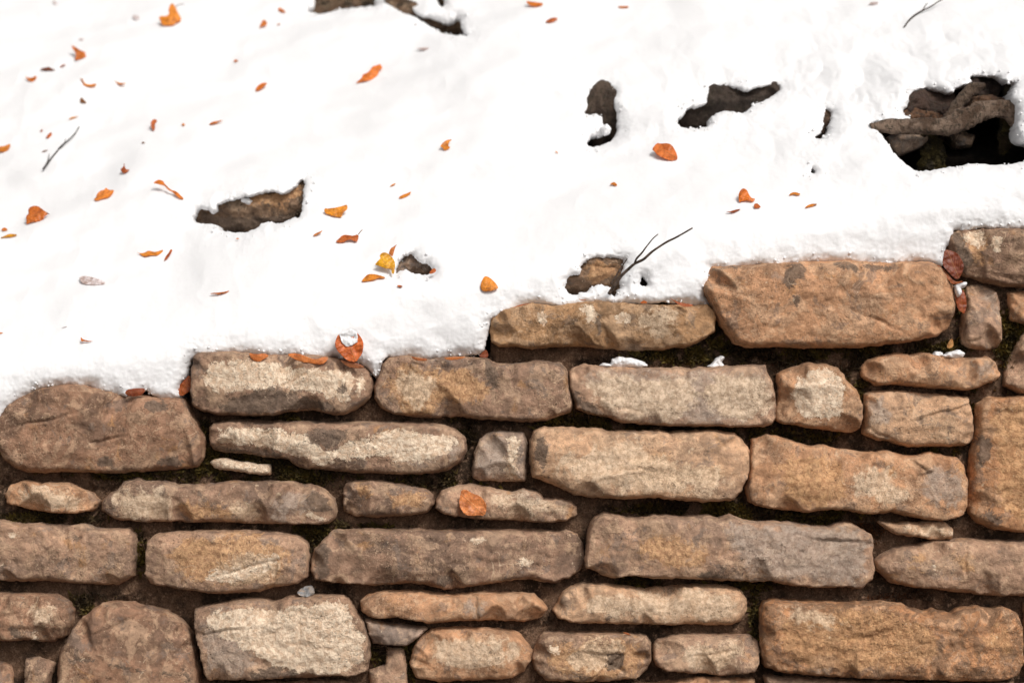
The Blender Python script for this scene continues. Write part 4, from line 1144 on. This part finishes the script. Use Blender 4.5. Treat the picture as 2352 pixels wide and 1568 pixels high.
# ------------------------------------------------------------------ little snow lying on the wall
SP = [('W3', '920 1010 980 992 1060 1000 1130 1005 1190 1030 1230 1060 1180 1078 1050 1072 960 1072 915 1060', .012, 'largest clump of snow lying on the ledge of the grey stone'),
      ('W3', '805 1060 840 1045 905 1050 915 1066 850 1070', .014, 'flat crumb of snow left of the largest ledge clump'),
      ('W3', '1790 1072 1840 1040 1870 1000 1930 975 1945 985 1915 1030 1945 1075 1850 1078', .016, 'pointed clump of snow on the ledge under the large stone'),
      ('W4', '1515 1310 1545 1285 1600 1295 1605 1315 1560 1322', .010, 'small snow crumb on the thin stone'),
      ('W4', '1620 1315 1700 1280 1740 1268 1795 1295 1780 1320 1700 1325', .008, 'lumpy snow crumb beside the tiny tan leaf'),
      ('W4', '1725 680 1760 655 1815 650 1800 675 1760 690 1765 740 1745 770 1728 730', -.036, 'wet snow stuck on the hanging russet leaf'),
      ('E', '1925 548 1960 522 1988 515 1990 558 1955 575', None, 'snow crumb on the left shoulder of the long dark rock'),
      ('E', '2225 470 2245 445 2290 445 2318 475 2300 505 2262 488', None, 'snow crumb on the top of the long dark rock'),
      ('C', '825 600 870 575 905 610 890 650 850 662', None, 'snow crumb on the crooked stump'),
      ('D', '1165 548 1205 556 1235 540 1242 590 1212 606 1172 602', None, 'snow lump resting on the left end of the pale root'),
      ('W2', '775 312 810 290 870 278 912 300 922 335 925 382 885 418 850 425 828 420 790 380', -.047, 'snow cap lying on the round orange leaf')]
for i, (tl, s, yy, lab) in enumerate(SP):
    if yy is None:
        q_ = unproj(P(s, tl), slope_y)
        yy = float(q_[1].mean()) + (.03 if tl == 'D' else .035)
    o = stone_mesh('snow_patch', P(s, tl), 300 + i, yref=yy + .016, depth=.016, r=.012, cell=.0016, back=.02, mat=SNOW, facets=0, rough=2.2, edge_noise=1.1)
    tag(o, lab, 'snow', 'loose snow scraps')
o = stone_mesh('pebble', P('310 900 325 885 345 882 360 865 400 862 415 880 418 905 385 925 350 922 320 912', 'W6'), 77, yref=.0, depth=.03, r=.012, cell=.0015, back=.03, color=(0.30, 0.30, 0.30), rough=.8, edge_noise=.3)
tag(o, 'loose grey pebble resting on the joint above a pale stone', 'pebble')

# ------------------------------------------------------------------ moss and litter in the joints
SPOTS = [(1700, 800, 110, 16), (1850, 815, 120, 18), (2000, 820, 60, 20), (2120, 800, 90, 14), (1560, 815, 90, 18), (2320, 790, 30, 60), (1960, 870, 25, 50), (1760, 995, 45, 18),
         (1350, 975, 90, 14), (1450, 985, 80, 10), (1620, 985, 80, 10), (520, 1048, 45, 14), (690, 1085, 70, 26), (600, 1050, 60, 14), (560, 1100, 90, 10), (880, 1105, 60, 12), (1010, 1105, 90, 14),
         (1600, 1170, 130, 14), (1740, 1180, 80, 18), (1880, 1185, 70, 16), (720, 1225, 40, 30), (800, 1212, 90, 8), (880, 1500, 30, 22), (945, 1510, 14, 40), (320, 1270, 12, 40), (200, 1390, 40, 20),
         (100, 1195, 110, 12), (1735, 1440, 12, 60), (1470, 1340, 40, 10), (640, 960, 30, 6), (1850, 1010, 60, 12), (2235, 960, 8, 60), (1060, 1000, 25, 30), (2150, 1040, 40, 8), (300, 1092, 90, 8),
         (1640, 730, 10, 40), (2210, 720, 12, 50), (1700, 1345, 60, 8), (465, 1010, 12, 40), (460, 1080, 30, 8), (1290, 960, 30, 14)]
rg = np.random.RandomState(5)


def tufts(name, spots, per, mat, hgt, mask):
    V = []; T = []
    for (cx, cy, sx, sy) in spots:
        n = int(per * sx * sy / 100) + 60
        px = np.stack([cx + rg.randn(n) * sx * .6, cy + rg.randn(n) * sy * .6], 1)
        a, b, c_ = unproj(px, mortar_y)
        if mask:
            kp = fbm(a, c_, 26, 88, 2) > -.12
            a, b, c_ = a[kp], b[kp], c_[kp]
        m = len(a)
        base = np.stack([a, b, c_], 1)
        dr = np.stack([rg.randn(m) * .6, -np.abs(rg.randn(m)) - .5, rg.randn(m) * .5 + .35], 1)
        dr /= np.linalg.norm(dr, axis=1, keepdims=True)
        h = hgt * (.5 + rg.rand(m))[:, None]
        sd_ = np.cross(dr, rg.randn(m, 3)); sd_ /= np.linalg.norm(sd_, axis=1, keepdims=True)
        wd = h * .22
        k0 = sum(len(v) for v in V)
        V.append(np.stack([base - dr * .002 - sd_ * wd, base - dr * .002 + sd_ * wd, base + dr * h], 1).reshape(-1, 3))
        T.append(k0 + np.arange(m * 3).reshape(-1, 3))
    o = build(name, np.concatenate(V), np.zeros((0, 4), int), np.concatenate(T), mat, None, None, False)
    tag(o, kind='stuff')
    return to_wall(o)


tufts('moss', SPOTS, 95, MOSS, .017, True)
RUST = soil_material('rust_litter', (0.20, 0.07, 0.02), (0.11, 0.045, 0.02), (0.26, 0.10, 0.03))
LIT = soil_material('leaf_litter', (0.14, 0.075, 0.04), (0.06, 0.035, 0.022), (0.28, 0.19, 0.12))
tufts('rust_lichen', [(2000, 1225, 26, 22), (1975, 1208, 24, 10), (2100, 1195, 20, 5), (2020, 1305, 8, 20), (2040, 1370, 40, 8), (1930, 1568, 20, 6)], 60, RUST, .007, False)
allsp = [(rg.uniform(0, 2352), rg.uniform(830, 1568), 30, 14) for _ in range(170)]
tufts('leaf_litter', allsp, 4, LIT, .010, False)


def fur(o, n, seg, hgt, mat=MOSS2):
    """moss shoots over a mossy piece, kept as one part of it"""
    co = np.zeros(len(o.data.vertices) * 3, np.float32); o.data.vertices.foreach_get('co', co)
    no = np.zeros(len(o.data.vertices) * 3, np.float32); o.data.vertices.foreach_get('normal', no)
    co = co.reshape(-1, 3); no = no.reshape(-1, 3)
    a = rg.randint(0, len(co) - 3 - seg, n)
    p = co[a] + rg.rand(n, 1) * (co[a + 1] - co[a]) * (np.linalg.norm(co[a + 1] - co[a], axis=1) < .02)[:, None] + rg.rand(n, 1) * (co[a + seg] - co[a])
    d = no[a] + rg.randn(n, 3) * .5; d /= np.linalg.norm(d, axis=1, keepdims=True)
    h = hgt * (.4 + rg.rand(n, 1))
    sd_ = np.cross(d, rg.randn(n, 3)); sd_ /= np.linalg.norm(sd_, axis=1, keepdims=True)
    V = np.stack([p - d * .003 - sd_ * h * .2, p - d * .003 + sd_ * h * .2, p + d * h], 1).reshape(-1, 3)
    m = build('moss_shoots', V, np.zeros((0, 4), int), np.arange(n * 3).reshape(-1, 3), mat, o, None, False)
    tag(m, kind='stuff')


fur(s1, 6000, 16, .009)
fur(s2, 5000, 14, .012)
